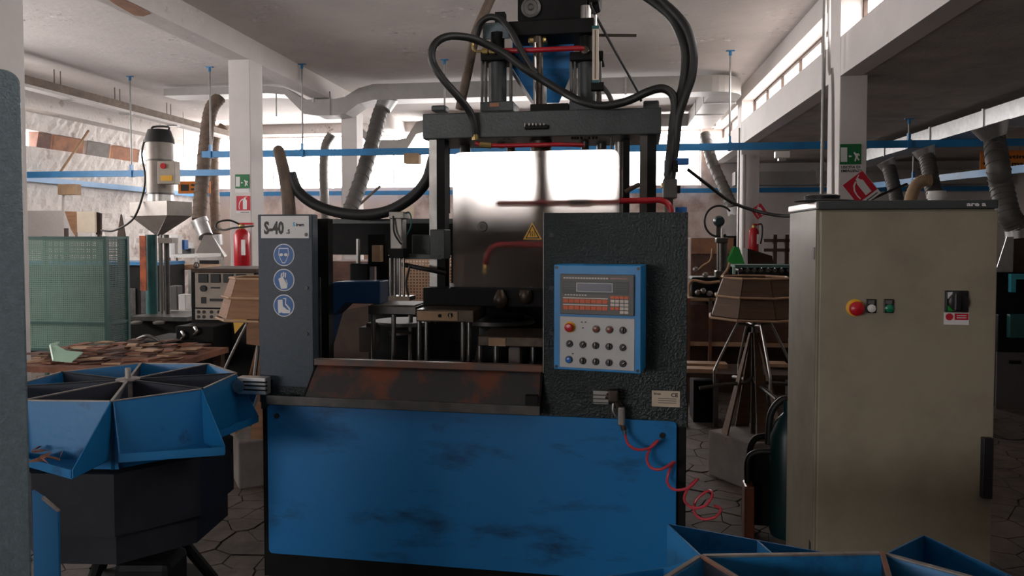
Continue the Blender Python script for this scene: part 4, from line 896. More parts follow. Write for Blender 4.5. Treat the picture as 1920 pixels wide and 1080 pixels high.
MB(C).ppoly([(1777, 548), (1791, 547), (1784, 558), (1777, 560)], -.0135, .002).build('white_mark', 'sign_white', ms)
MB(C).ppoly([(1777, 574), (1784, 570), (1791, 583), (1777, 584)], -.0135, .002).build('green_mark', 'bright_green', ms)
MB(C).lathe(C.at(1796, 566, -.012), [(.036, 0), (.036, .012), (.03, .016)], 24, (0, -1, 0)).build('switch_dial', 'black_plastic', ms, sm=True)
MB(C).pbox(1790, 548, 1803, 584, -.045, .03).build('switch_handle', 'black_plastic', ms, bevel=.006)
st = MB(C).pbox(1770, 586, 1817, 609, -.003, .003).build('warning_sticker', 'sign_white', cab)
MB(C).pbox(1790, 588, 1816, 600, -.0042, .002).build('red_field', 'sign_red', st)
MB(C).lathe(C.at(1780, 594, -.003), [(.0135, 0), (.0135, .0015), (.0095, .0016), (.0095, .0008)], 20, (0, -1, 0)).build('prohibition_ring', 'sign_red', st)
MB(C).ppoly([(1776, 590), (1777.5, 589), (1784, 598), (1782.5, 599)], -.0046, .001).build('prohibition_bar', 'sign_red', st)
for y in (591, 595): MB(C).pbox(1794, y, 1812, y + 1.6, -.005, .001).build('caption_line', 'sign_white', st)
hd = MB(C).pbox(1843, 822, 1863, 936, -.028, .028).build('door_handle', 'black_plastic', cab, bevel=.004)
MB(C).pbox(1842, 896, 1862, 936, -.034, .008).build('handle_grip', 'black_plastic', hd, bevel=.003)
# flat black hat-like cap lying on the cabinet
hp = C.at(1548, 384, .12); zc = ct1 + .034
hat = thing('black_cap', C.m @ Vector((hp.x, .14, zc)), 'flat black cap lying on the corner of the beige cabinet', 'cap')
MB(C).lathe((hp.x, .14, zc), [(.115, 0), (.118, .006), (.07, .012)], 28).build('brim', 'black_plastic', hat, sm=True)
MB(C).lathe((hp.x - .01, .14, zc + .008), [(.066, 0), (.07, .018), (.055, .024), (.0005, .025)], 24).build('crown', 'black_plastic', hat, sm=True)

# ------------------------------------------------------------------ octagonal sorting bins
def oct_bin(name, cx, cy, zr, R, phase, drop, outw, label, wall, pedestal=True, near=False):
    F = Frame((cx, cy), 0); o = thing(name, (cx, cy, 0), label, 'bin', 'octagonal sorting bins')
    ang = [radians(phase + 45 * k) for k in range(8)]; V = [Vector((R * cos(t), R * sin(t), zr)) for t in ang]
    zf = zr - .28
    MB(F).extr([(R * .82 * cos(t), R * .82 * sin(t), zf) for t in ang], (0, 0, .01)).build('bin_floor', 'bin_inner', o)
    ow = outw
    for k in range(8):
        outw = .1 if (not near and k == 7) else ow
        a, b = V[k], V[(k + 1) % 8]; m = (a + b) / 2; nrm = Vector((m.x, m.y, 0)).normalized(); tan_ = (b - a).normalized(); L = (b - a).length
        # rim panel, sloping outwards to a tray
        w0, w1 = L / 2 * .97, L / 2 * .97
        top0, top1 = m - tan_ * w0, m + tan_ * w0
        bo0, bo1 = m - tan_ * w1 + nrm * outw * .08 - Vector((0, 0, drop)), m + tan_ * w1 + nrm * outw * .08 - Vector((0, 0, drop))
        MB(F).sheet([top0, top1, bo1, bo0], .004).build('rim_panel', 'bin_blue', o)
        MB(F).sheet([top0 - nrm * .004, top1 - nrm * .004, top1 - nrm * .05 - Vector((0, 0, .28)), top0 - nrm * .05 - Vector((0, 0, .28))], .004).build('inner_panel', 'bin_blue', o)
        MB(F).hexa([top0 - nrm * .004, top1 - nrm * .004, top1 + nrm * .006, top0 + nrm * .006] + [p + Vector((0, 0, .004)) for p in (top0 - nrm * .004, top1 - nrm * .004, top1 + nrm * .006, top0 + nrm * .006)]).build('rim_edge', 'bare_edge', o)
        e0, e1 = bo0 + nrm * outw * .2, bo1 + nrm * outw * .92
        MB(F).sheet([bo0, bo1, e1, e0], .004).build('tray_floor', 'bin_blue', o)
        up = Vector((0, 0, wall))
        MB(F).sheet([e0, e1, e1 + up, e0 + up], .004).build('tray_lip', 'bin_blue', o)
        if near:
            mt, mb_, me_ = (top0 + top1) / 2, (bo0 + bo1) / 2, (e0 + e1) / 2
            MB(F).extr([mt - Vector((0, 0, .03)), mb_, me_, me_ + up], tan_ * .004).build('tray_partition', 'bin_blue', o)
        for s0, bb, ee in ((top0, bo0, e0), (top1, bo1, e1)):
            MB(F).extr([s0, bb, ee, ee + up], tan_ * .004).build('side_plate', 'bin_blue', o)
    hub = Vector((0, 0, zr))
    for k in range(8):
        v = V[k]; d = (v - hub).normalized(); s = Vector((-d.y, d.x, 0)) * .0025
        MB(F).extr([hub + d * .03, v, v - d * .06 - Vector((0, 0, .27)), hub + d * .03 - Vector((0, 0, .27))], s).build('divider', 'bin_inner', o)
        MB(F).extr([hub + d * .03 + s * 2, v + s * 2, v - s * 2, hub + d * .03 - s * 2], (0, 0, .005)).build('divider_edge', 'rusty_lip' if near else 'bare_edge' if k in (1, 2, 5, 6) else 'bin_navy', o)
    MB(F).lathe((0, 0, zr - .28), [(.03, 0), (.03, .28), (.05, .281), (.05, .288), (.012, .29), (.012, .33), (.009, .335)], 16).build('hub', 'bare_edge', o, sm=True)
    if pedestal:
        MB(F).extr([(R * .96 * cos(t), R * .96 * sin(t), .42) for t in ang], (0, 0, zf - .43)).build('drum', 'bin_navy', o)
        MB(F).extr([(R * .96 * cos(t), R * .96 * sin(t), .42) for t in ang], (0, 0, .0)) if False else None
        MB(F).extr([(R * .9 * cos(t), R * .9 * sin(t), .3) for t in ang], (0, 0, .12)).build('drum_skirt', 'bin_navy', o)
    MB(F).lathe((0, 0, 0), [(.3, 0), (.3, .02), (.06, .05), (.06, .5)], 20).build('stand', 'machine_black', o, sm=True, ang=30)
    for t in (radians(20), radians(140), radians(260)):
        MB(F).box(-.02, .02, -.02, .02, 0, .01) if False else None
        MB(F).cyl((.08 * cos(t), .08 * sin(t), .4), (.34 * cos(t), .34 * sin(t), .01), .025, n=8).build('leg', 'machine_black', o)
    MB(F).box(.02, .26, -.2, .0, .0, .22).build('gear_motor', 'machine_black', o, bevel=.03)
    return o, F, V
hubp = P(240, 712, 3.28)
bin1, F1, V1 = oct_bin('sorting_bin', hubp.x, hubp.y, .957, .45, 20, .22, .24, 'octagonal blue sorting bin with radial dividers left of the press', .03)
bin2, F2, V2 = oct_bin('sorting_bin', .61, 1.09, .92, .51, 22.5 + 2, .16, .3, 'octagonal blue sorting bin cut off by the bottom of the picture', .112, near=True)
# compartment walls of the near bin's trays
# scraps in the tray of the first bin
for k in range(11):
    sz = random.uniform(.035, .06); c = Vector((hubp.x + random.uniform(-.17, .02), hubp.y - random.uniform(.47, .58), .957 - .22 + .012 + random.uniform(0, .02)))
    b = MB(W); vs = [c + Vector((random.uniform(-sz, sz), random.uniform(-sz, sz), random.uniform(-.004, .8 * sz))) for _ in range(4)]; b.add(vs, [(0, 1, 2), (0, 1, 3), (1, 2, 3), (0, 2, 3)])
    single('core_scrap', b, 'rust_board', 'broken brown core scrap in the front tray of the blue bin', 'scrap', 'scraps in the bin tray')
# blue sheet corner at the left foot
f3 = thing('blue_guard_sheet', P(90, 1080, 2.2) * Vector((1, 1, 0)) if False else (P(90, 1000, 2.2).x, P(90, 1000, 2.2).y, 0), 'upright blue sheet metal guard at the foot of the grey housing', 'guard')
MB(W).extr([P(60, 920, 2.2), P(78, 932, 2.2), P(108, 958, 2.2), Vector((P(108, 958, 2.2).x, 2.2, 0)), Vector((P(60, 958, 2.2).x, 2.2, 0))], (0, .01, 0)).build('sheet', 'bin_blue', f3)
MB(W).extr([P(78, 932, 2.19), P(108, 958, 2.19), P(108, 961, 2.19), P(78, 936, 2.19)], (0, .012, 0)).build('worn_edge', 'bare_edge', f3)
# grey hammered housing in the near left
_g = P(45, 440, 1.6); G = Frame((_g.x, _g.y), -37)
gh = thing('grey_housing', G.o, 'hammered grey-blue machine housing with rounded top cut by the left border', 'housing', deg=-37)
zt_ = P(20, 133, 1.6).z; r = .03
prof = [(-.6, 0), (0, 0), (0, zt_ - r)] + [(-r + r * cos(t), zt_ - r + r * sin(t)) for t in [radians(15 * k) for k in range(1, 7)]] + [(-.6, zt_ + .01)]
MB(G).extr([(x, 0, z) for x, z in prof], (0, .4, 0)).build('housing_body', 'hammer_grey', gh, bevel=.004)
MB(G).box(-.55, -.2, -.008, 0, .3, 1.2).build('access_cover', 'hammer_grey', gh, bevel=.003)

# ------------------------------------------------------------------ wooden tiered carousels
def carousel(px, D, label, ph, yellow=False):
    c = P(px, 440, D); F = Frame((c.x, c.y), 0); o = thing('wooden_carousel', (c.x, c.y, 0), label, 'carousel', 'wooden tiered carousels')
    k = D / FOC; z = lambda y: 1.6 - (y + 6 - 440) * k; wm = 'wood' if yellow else 'wood_shaded'
    ang = [radians(ph + 45 * i) for i in range(8)]
    def ring(r0, z0, r1, z1, name, m):
        for i in range(8):
            t0, t1 = ang[i], ang[(i + 1) % 8]; p = lambda r, t, zz: Vector((r * cos(t), r * sin(t), zz)); g = .985
            a, b, d, e = p(r0 * g, t0, z0), p(r0 * g, t1, z0), p(r1 * g, t1, z1), p(r1 * g, t0, z1)
            MB(F).sheet([a, b, d, e], .007).build(name, wm, o)
    ring(.285, z(585), .245, z(549), 'lower_board', 'wood'); ring(.25, z(547), .21, z(516), 'upper_board', 'wood')
    for r, y, nm in ((.30, 588, 'rim'), (.262, 548, 'rim'), (.215, 514, 'rim')):
        for i in range(8):
            t0, t1 = ang[i], ang[(i + 1) % 8]; a = Vector((r * cos(t0), r * sin(t0), z(y))); b = Vector((r * cos(t1), r * sin(t1), z(y)))
            MB(F).cyl(a, b, .008, n=6).build('rim_strip', 'wood_pale', o)
    MB(F).extr([(.25 * cos(t), .25 * sin(t), z(586)) for t in ang], (0, 0, .012)).build('shelf', 'wood_dark', o)
    MB(F).extr([(.23 * cos(t), .23 * sin(t), z(550)) for t in ang], (0, 0, .012)).build('shelf', 'wood_dark', o)
    MB(F).cyl((0, 0, .02), (0, 0, z(515)), .017, n=12).build('pole', 'dark_steel', o, sm=True)
    for i in range(4):
        t = radians(4 + 90 * i); d = Vector((cos(t), sin(t), 0))
        MB(F).tube([Vector((0, 0, z(606))), d * .1 + Vector((0, 0, z(602))), d * .125 + Vector((0, 0, z(608))), d * .25 + Vector((0, 0, z(680))), d * .262 + Vector((0, 0, z(695))), d * .262 + Vector((0, 0, z(712)))], .009, 8, 4).build('bent_arm', 'steel', o, sm=True)
        MB(F).tube([d * .36 + Vector((0, 0, z(722))), d * .2 + Vector((0, 0, z(716))), d * .05 + Vector((0, 0, z(712))), Vector((0, 0, z(700)))], .012, 8, 4).build('lower_arm', 'dark_steel', o, sm=True)
        s = Vector((-sin(t), cos(t), 0))
        MB(F).hexa([d * .19 - s * .05 + Vector((0, 0, .27)), d * .19 + s * .05 + Vector((0, 0, .27)), d * .2 + s * .05 + Vector((0, 0, .27)), d * .2 - s * .05 + Vector((0, 0, .27)),
                    d * .018 - s * .012 + Vector((0, 0, z(618))), d * .018 + s * .012 + Vector((0, 0, z(618))), d * .03 + s * .012 + Vector((0, 0, z(618))), d * .03 - s * .012 + Vector((0, 0, z(618)))]).build('tapered_leg', wm, o)
    Fr = Frame((c.x, c.y), -28)
    MB(Fr).box(-.2, .2, -.2, .2, 0, .3).build('base_block', 'concrete_block', o, bevel=.01)
    if yellow:
        MB(F).extr([P(436, 590, D - .24) - F.o, P(470, 590, D - .24) - F.o, P(440, 626, D - .24) - F.o], (0, .006, 0)).build('yellow_gusset', 'yellow', o)
        MB(F).extr([P(462, 592, D - .2) - F.o, P(500, 592, D - .2) - F.o, P(500, 650, D - .2) - F.o, P(462, 645, D - .2) - F.o], (0, .1, 0)).build('hung_box', 'wood', o)
    return o
carousel(1416, 4.85, 'two tier wooden carousel on tapered legs between press and cabinet', 8)
carousel(494, 4.9, 'two tier wooden carousel half hidden behind the press pillar', 12, True)

# ------------------------------------------------------------------ left side, behind the sorting bin
def bsingle(name, rect, v, dep, m, label, cat, group=None, bevel=.004): return tag(MB(B).pbox(*rect, v, dep).build(name, m, None, bevel=bevel), label, cat, group)
vc = 6.3
g0_, g1_ = B.at(40, 550, vc).x, B.at(200, 550, vc).x; gz1_, gz0_ = B.at(120, 446, vc).z, B.at(120, 656, vc).z; gd = .3
cg = thing('mesh_cage', B.w((g0_ + g1_) / 2, vc + .15, 0), 'green wire mesh cage standing left of the steel hopper', 'cage')
for a_, b_ in ((g0_, vc), (g1_, vc), (g1_, vc + gd), (g0_, vc + gd)): MB(B).box(a_ - .015, a_ + .015, b_ - .015, b_ + .015, 0, gz1_ + .015).build('corner_post', 'frame_green', cg)
for z_ in (gz0_, gz1_, B.at(120, 606, vc).z):
    for b_ in (vc, vc + gd): MB(B).box(g0_, g1_, b_ - .012, b_ + .012, z_ - .012, z_ + .012).build('frame_rail', 'frame_green', cg)
    for a_ in (g0_, g1_): MB(B).box(a_ - .012, a_ + .012, vc, vc + gd, z_ - .012, z_ + .012).build('frame_rail', 'frame_green', cg)
def mesh_panel(p0, p1, z0, z1, s, t, name, m, parent):
    b = MB(B); p0, p1 = Vector(p0), Vector(p1); L = (p1 - p0).length; d = (p1 - p0) / L; nrm = Vector((d.y, -d.x))
    n = int(L / s)
    for i in range(n + 1):
        c = p0 + d * (i * L / n); a, e = c - d * t, c + d * t
        b.hexa([(a.x, a.y, z0), (e.x, e.y, z0), (e.x + nrm.x * .002, e.y + nrm.y * .002, z0), (a.x + nrm.x * .002, a.y + nrm.y * .002, z0), (a.x, a.y, z1), (e.x, e.y, z1), (e.x + nrm.x * .002, e.y + nrm.y * .002, z1), (a.x + nrm.x * .002, a.y + nrm.y * .002, z1)])
    n2 = int((z1 - z0) / s)
    for j in range(n2 + 1):
        z_ = z0 + (z1 - z0) * j / n2; b.hexa([(p0.x, p0.y, z_ - t), (p1.x, p1.y, z_ - t), (p1.x + nrm.x * .003, p1.y + nrm.y * .003, z_ - t), (p0.x + nrm.x * .003, p0.y + nrm.y * .003, z_ - t), (p0.x, p0.y, z_ + t), (p1.x, p1.y, z_ + t), (p1.x + nrm.x * .003, p1.y + nrm.y * .003, z_ + t), (p0.x + nrm.x * .003, p0.y + nrm.y * .003, z_ + t)])
    return tag(b.build(name, m, parent), kind='stuff')
mesh_panel((g0_, vc), (g1_, vc), gz0_, gz1_, .019, .0058, 'wire_mesh', 'mesh_green', cg)
mesh_panel((g1_, vc), (g1_, vc + gd), gz0_, gz1_, .019, .004, 'wire_mesh', 'frame_green', cg)
mesh_panel((g0_, vc + gd), (g1_, vc + gd), gz0_, gz1_, .03, .003, 'wire_mesh', 'frame_green', cg)
# table of broken cores
ta0, ta1 = B.at(20, 690, 4.45).x, B.at(296, 690, 4.45).x; tz = .74
tb = thing('scrap_table', B.w((ta0 + ta1) / 2, 4.9, 0), 'low brown table behind the blue bin heaped with broken cores', 'table')
MB(B).box(ta0, ta1, 4.4, 5.35, tz - .04, tz).build('table_top', 'rust_board', tb)
for a_ in (ta0 + .05, ta1 - .05):
    for b_ in (4.45, 5.3): MB(B).box(a_ - .03, a_ + .03, b_ - .03, b_ + .03, 0, tz - .04).build('leg', 'wood_dark', tb)
rs = random.Random(3)
nx_, ny_ = 7, 4; cw, cd_ = (ta1 - ta0 - .1) / nx_, .85 / ny_
for k in range(3 * nx_ * ny_):
    ly, r_ = divmod(k, nx_ * ny_); ix, iy = r_ % nx_, r_ // nx_
    if ly == 2 and rs.random() < .45: continue
    a_ = ta0 + .05 + (ix + .5 + rs.uniform(-.12, .12)) * cw; b_ = 4.46 + (iy + .5 + rs.uniform(-.15, .15)) * cd_
    L = rs.uniform(.055, .09); w_ = rs.uniform(.03, .055); h_ = rs.uniform(.006, .014); tl = rs.uniform(0, .012); zz_ = tz + .001 + ly * .028
    F = Frame(B.w(a_, b_, zz_), rs.uniform(-25, 25) + (90 if rs.random() < .35 else 0)); b = MB(F)
    b.hexa([(-L, -w_, 0), (L, -w_, tl), (L, w_, tl), (-L, w_, 0), (-L, -w_, h_), (L, -w_ * .7, h_ + tl), (L, w_, h_ + tl), (-L * .8, w_, h_)])
    tag(b.build('core_piece', rs.choice(['rust_board', 'rust_board', 'wood_pale', 'box_brown'])), 'broken rust-brown core piece heaped on the low table', 'scrap', 'broken cores on the table')
gs = MB(B); gp_ = [B.at(92, 648, 4.5), B.at(104, 651, 4.46), B.at(122, 661, 4.42), B.at(154, 664, 4.42), B.at(134, 680, 4.34), B.at(98, 677, 4.34), B.at(110, 644, 4.55)]
gs.extr([gp_[0], gp_[6], gp_[1], gp_[2], gp_[3], gp_[4], gp_[5]], (0, .01, .012))
single('plastic_offcut', gs, 'pale_green', 'pale green bent plastic offcut lying on the broken cores', 'offcut')
# vacuum loader on a steel hopper
vh = 7.6
hl = thing('hopper_loader', B.w(B.at(302, 440, vh).x, vh, 0), 'steel vacuum loader with dark cap on a square hopper beside the cage', 'machine')
cl = lambda x, y: B.at(x, y, vh)
kx = 7.75 / FOC
def vlathe(px, prof, m, name, n=22):
    a_ = cl(px, 440).x; MB(B).lathe((a_, vh, 0), [(r_ * kx, cl(px, y).z) for r_, y in prof], n).build(name, m, hl, sm=True)
vlathe(302, [(24, 378), (24, 362)], 'alu', 'sight_glass'); vlathe(302, [(25, 362), (25, 266)], 'hopper_steel', 'barrel')
vlathe(302, [(28, 268), (27, 262), (21, 244), (18, 243)], 'black_plastic', 'cap')
for y in (300, 362): vlathe(302, [(26.5, y + 3), (26.5, y)], 'dark_steel', 'band')
MB(B).tube([cl(286, 246), cl(287, 238), cl(315, 238), cl(316, 246)], .012, 8, 3).build('cap_handle', 'black_plastic', hl, sm=True)
bx_ = MB(B).pbox(295, 302, 328, 345, vh - .2, .1).build('control_box', 'console_beige', hl, bevel=.005)
disc(MB(B), B.at(305, 311, vh - .215), .03, .02, 14).build('red_button', 'red_paint', bx_); MB(B).pbox(301, 329, 323, 339, vh - .203, .004).build('yellow_label', 'yellow', bx_)
hc = cl(302, 400); L_, R__, Fc, Bc = B.at(243, 392, vh), B.at(360, 392, vh + .02), B.at(313, 392, vh - .32), B.at(290, 392, vh + .34)
zt1, zt0, ztip = B.at(302, 379, vh).z, B.at(302, 405, vh).z, B.at(298, 442, vh).z
corner = [L_, Fc, R__, Bc]
b = MB(B); b.hexa([Vector((p.x, p.y, zt0)) for p in corner] + [Vector((p.x, p.y, zt1)) for p in corner]); b.build('hopper_box', 'hopper_steel', hl)
tip = Vector((cl(298, 440).x, vh, ztip)); b = MB(B)
b.hexa([tip + Vector((x, y, 0)) for x, y in ((-.03, 0), (0, -.03), (.03, 0), (0, .03))] + [Vector((p.x, p.y, zt0)) for p in corner]); b.build('hopper_cone', 'hopper_steel', hl)
MB(B).pbox(262, 442, 273, 545, vh - .12, .02).build('orange_cover', 'orange_panel', hl)
for px, r_, m in ((283, 11, 'teal_machine'), (301, 4, 'chrome'), (312, 5, 'dark_steel')):
    vlathe(px, [(r_, 600), (r_, 440)], m, 'column', 14)
MB(B).pbox(296, 446, 322, 456, vh - .06, .12).build('column_clamp', 'hopper_steel', hl)
MB(B).box(cl(250, 500).x, cl(350, 500).x, vh - .25, vh + .3, .0, B.at(300, 596, vh - .25).z).build('machine_bed', 'machine_black', hl, bevel=.01)
MB(B).pbox(245, 594, 350, 602, vh - .3, .6).build('machine_table', 'dark_steel', hl)
for x in (256, 298): MB(B).lathe(B.at(x, 607, vh - .35), [(.055, 0), (.06, .02), (.03, .03)], 18).build('hand_wheel', 'steel', hl, sm=True)
MB(B).tube([B.at(271, 262, vh), B.at(266, 290, vh), B.at(272, 330, vh), B.at(268, 365, vh - .1), B.at(250, 410, vh - .2), B.at(215, 432, vh - .1), B.at(190, 432, vh)], .011, 8).build('power_cable', 'rubber', hl, sm=True)
bl = thing('machine_bed', B.w(B.at(220, 600, 9.2).x, 9.4, 0), 'long dark machine bed behind the cage and the hopper columns', 'machine')
MB(B).box(B.at(20, 520, 9.0).x, B.at(306, 520, 9.0).x, 9.0, 9.5, 0, B.at(220, 497, 9.0).z).build('bed', 'machine_black', bl, bevel=.01)
MB(B).box(B.at(20, 520, 9.0).x, B.at(306, 520, 9.0).x, 8.96, 9.5, B.at(220, 497, 9.0).z, B.at(220, 491, 9.0).z).build('bed_top', 'trunking_blue', bl)
for i in range(7): MB(B).box(B.at(60 + i * 34, 560, 8.98).x, B.at(84 + i * 34, 560, 8.98).x, 8.98, 9.0, .2, .9).build('bed_door', 'dark_steel', bl, bevel=.004)
# bench with clutter behind the hopper
vb_ = 9.6
wb_ = thing('work_bench', B.w(B.at(335, 490, vb_).x, vb_, 0), 'cluttered pale work bench behind the hopper columns', 'bench')
MB(B).pbox(308, 477, 372, 483, vb_, .6).build('bench_top', 'white_plastic', wb_); MB(B).pbox(305, 498, 372, 506, vb_, .6).build('bench_shelf', 'wood_pale', wb_)
for x in (312, 326, 366): MB(B).box(B.at(x, 490, vb_).x, B.at(x + 4, 490, vb_).x, vb_, vb_ + .05, 0, B.at(335, 480, vb_).z).build('leg', 'steel', wb_)
for i, (x0, y0, x1, y1, m, s) in enumerate(((311, 452, 321, 477, 'sign_white', 'white folded paper standing on the work bench by the columns'), (320, 440, 334, 476, 'white_plastic', 'tall white carton on the work bench'), (333, 450, 346, 468, 'sign_blue', 'small blue carton on the work bench beside the white one'), (336, 466, 358, 477, 'sign_black', 'flat black case lying on the work bench'), (346, 455, 356, 466, 'sign_white', 'small white packet on top of the black case'))):
    q_ = vb_ + .0 + .12 * i
    bsingle('packet', (x0, y0, x1, y1), q_, .1, m, s, 'box', bevel=.003)
for x0, y0, x1, y1, m, s in ((318, 536, 332, 582, 'grey_plastic', 'tall grey canister standing low beside the hopper machine'), (334, 552, 348, 582, 'white_plastic', 'small white canister standing low beside the grey one')):
    bsingle('canister', (x0, y0, x1, y1), 8.15, .12, m, s, 'canister', bevel=.01)
bsingle('low_shelf', (318, 582, 362, 711), 8.1, .4, 'steel', 'pale steel shelf low beside the hopper machine', 'shelf')
# extraction hood over a box
hv = 10.8
hd_ = thing('extraction_hood', B.w(B.at(405, 470, hv).x, hv, 0), 'grey sheet metal hood below the brown extraction hose', 'hood')
b = MB(B); p_ = lambda x, y, q: B.at(x, y, q)
b.hexa([p_(364, 482, hv - .25), p_(421, 482, hv - .25), p_(426, 480, hv + .3), p_(370, 480, hv + .3), p_(382, 441, hv - .1), p_(398, 441, hv - .1), p_(398, 441, hv + .15), p_(382, 441, hv + .15)]); b.build('hood_cone', 'hood_grey', hd_)
MB(B).pbox(365, 482, 418, 505, hv - .25, .04).build('hood_frame', 'dull_alu', hd_); MB(B).pbox(374, 488, 410, 500, hv - .256, .02).build('hood_opening', 'machine_black', hd_)
MB(B).box(B.at(366, 490, hv).x, B.at(418, 490, hv).x, hv - .2, hv + .3, 0, B.at(390, 500, hv).z).build('hood_base', 'duct_paint', hd_)
# welding console with meters
vk = 5.75
co = thing('meter_console', B.w(B.at(420, 550, vk).x, vk + .2, 0), 'beige control console with three square meters on a dark stand', 'console')
ca0, ca1 = B.at(358, 560, vk).x, B.at(480, 560, vk).x
MB(B).box(ca0, ca1, vk + .004, vk + .5, 0, B.at(420, 506, vk).z).build('stand_body', 'machine_black', co, bevel=.005)
MB(B).pbox(358, 504, 480, 511, vk - .03, .55).build('console_roof', 'wood_dark', co)
MB(B).pbox(366, 512, 476, 577, vk - .006, .01).build('face_plate', 'console_beige', co)
MB(B).pbox(366, 580, 476, 600, vk - .006, .01).build('lower_plate', 'console_beige', co)
for x in (371, 394, 418, 442): mm = MB(B).pbox(x, 514, x + 18, 530, vk - .022, .016).build('meter', 'black_plastic', co, bevel=.004)
for x, y, r_ in ((380, 541, .026), (444, 541, .02)): disc(MB(B), B.at(x, y, vk - .03), r_, .03, 16).build('dial_knob', 'black_plastic', co)
for x0, y0, x1, y1 in ((377, 557, 386, 569), (393, 560, 418, 565), (395, 538, 412, 541)): MB(B).pbox(x0, y0, x1, y1, vk - .012, .008).build('switch', 'black_plastic', co)
for x in (372, 382, 396, 410, 424, 438, 452):
    for y in (585, 594): disc(MB(B), B.at(x, y, vk - .012), .014, .01, 10).build('socket', 'black_plastic', co)
MB(B).lathe(B.at(367, 504, vk), [(.02, 0)] * 2, 8) if False else None
MB(B).tube([B.at(364, 504, vk) + Vector((.02 + .022 * cos(t), 0, .03 + .022 * sin(t))) for t in [2 * pi * i / 10 for i in range(11)]], .006, 6, 0).build('lifting_eye', 'dark_steel', co, sm=True)
for x, y in ((341, 628), (365, 620)): MB(B).tube([B.at(x, y - 6, vk - .3), B.at(x + 3, y - 2, vk - .33), B.at(x + 3, y + 4, vk - .33), B.at(x - 1, y + 9, vk - .3)], .012, 8).build('handle', 'chrome', co, sm=True)
MB(B).pbox(330, 612, 400, 690, vk - .28, .27).build('lower_cabinet', 'machine_black', co, bevel=.008)
# low dark gear behind the bin
dm = thing('floor_gearbox', B.w(B.at(300, 670, 5.5).x, 5.5, 0), 'low black gearbox with pipes on the floor behind the blue bin', 'machine')
MB(B).box(B.at(245, 650, 5.4).x, B.at(328, 650, 5.4).x, 5.4, 5.9, 0, B.at(300, 640, 5.4).z).build('gear_case', 'machine_black', dm, bevel=.03)
for x, y in ((270, 665), (305, 660)): MB(B).lathe(B.at(x, y, 5.4), [(.07, 0), (.07, .04), (.03, .06)], 18, (0, -1, 0)).build('bearing_cap', 'dark_steel', dm, sm=True)
MB(B).tube([B.at(250, 640, 5.38), B.at(275, 630, 5.3), B.at(300, 640, 5.3), B.at(322, 660, 5.38)], .014, 8).build('oil_pipe', 'dark_steel', dm, sm=True)
# things by the plastered wall
bsingle('wall_board', (144, 397, 178, 436), 10.4, .04, 'cream', 'pale cream board leaning by the plastered wall', 'board')
bb_ = thing('board_easel', B.w(B.at(125, 440, 10.5).x, 10.5, 0), 'brown wooden easel frame around the cream board', 'easel')
MB(B).ppoly([(121, 396), (143, 397), (143, 446), (133, 430)], 10.5, .03).build('side_board', 'wood', bb_); MB(B).ppoly([(178, 397), (189, 400), (189, 440), (180, 440)], 10.5, .03).build('side_board', 'wood_dark', bb_)
for x in (124, 186): MB(B).box(B.at(x, 440, 10.55).x - .02, B.at(x, 440, 10.55).x + .02, 10.53, 10.58, 0, 1.7).build('leg', 'wood_dark', bb_)
bsingle('fuse_box', (108, 345, 140, 365), 10.9, .15, 'cork', 'small tan fuse box hanging under the branching blue trunking', 'fuse box')
single('conduit', MB(B).tube([B.at(119, 365, 11.0), B.at(118, 400, 11.0), B.at(121, 445, 11.0), B.at(121, 620, 11.0)], .02, 8, 0), 'white_wall', 'pale conduit dropping from the tan fuse box', 'pipe', 'thin conduits', sm=True)
bsingle('wall_cabinet', (52, 395, 120, 470), 10.9, .3, 'white_wall', 'pale wall cabinet behind the green cage', 'cabinet')
fn = MB(B); fn.extr([B.at(226, 402, 8.3), B.at(233, 440, 8.3), B.at(233, 470, 8.3), B.at(231, 707, 8.3), B.at(222, 707, 8.3), B.at(220, 470, 8.3), B.at(220, 440, 8.3)], (0, .03, 0))
single('pointed_board', fn, 'wood_dark', 'narrow pointed brown board standing behind the green cage', 'board')
single('slanted_pole', MB(B).cyl(B.at(166, 245, 12.3), B.at(108, 330, 11.6), .02, n=8), 'cork', 'thin brown pole leaning against the plastered wall below the terracotta strip', 'pole', sm=True)
# far back: pole, stick and picture
vpipe(644, 350, 420, 13.5, .03, 'hose_brown', 'brown post standing behind the sagging hose', 'post')
single('slanted_pole', MB(B).cyl(B.at(713, 349, 12.5), B.at(713, 349, 12.5) + (B.at(650, 405, 12.5) - B.at(713, 349, 12.5)) * (B.at(713, 349, 12.5).z / (B.at(713, 349, 12.5).z - B.at(650, 405, 12.5).z)), .022, n=8), 'hose_brown', 'slim stick slanting across the thick grey hose', 'pole', sm=True)
bsingle('wall_notice', (748, 384, 776, 408), 16.35, .02, 'cream', 'framed pale notice on the far wall above the press', 'notice')
bsingle('tan_box', (757, 287, 785, 306), 10.38, .14, 'cork', 'tan junction box hanging under the long blue trunking', 'box')
# wire screen seen through the opening of the press
vs_ = 6.2
sc_ = thing('mesh_screen', B.w(B.at(790, 560, vs_).x, vs_, 0), 'rusty pink mesh screen seen through the press opening', 'screen')
s0, s1 = B.at(745, 530, vs_).x, B.at(860, 530, vs_).x; sz0, sz1 = B.at(790, 585, vs_).z, B.at(790, 470, vs_).z
mesh_panel((s0, vs_), (s1, vs_), sz0, sz1, .026, .006, 'wire_mesh', 'wood_pale', sc_)
for a_ in (s0, s1): MB(B).box(a_ - .015, a_ + .015, vs_ - .015, vs_ + .015, 0, sz1 + .02).build('post', 'dark_steel', sc_)
bsingle('rusty_crate', (765, 500, 850, 757), 6.8, .5, 'box_brown', 'rusty crate standing behind the mesh screen', 'crate')
bsingle('rusty_crate', (615, 490, 700, 754), 6.9, .5, 'box_brown', 'reddish crate seen above the blue tilting arm', 'crate')

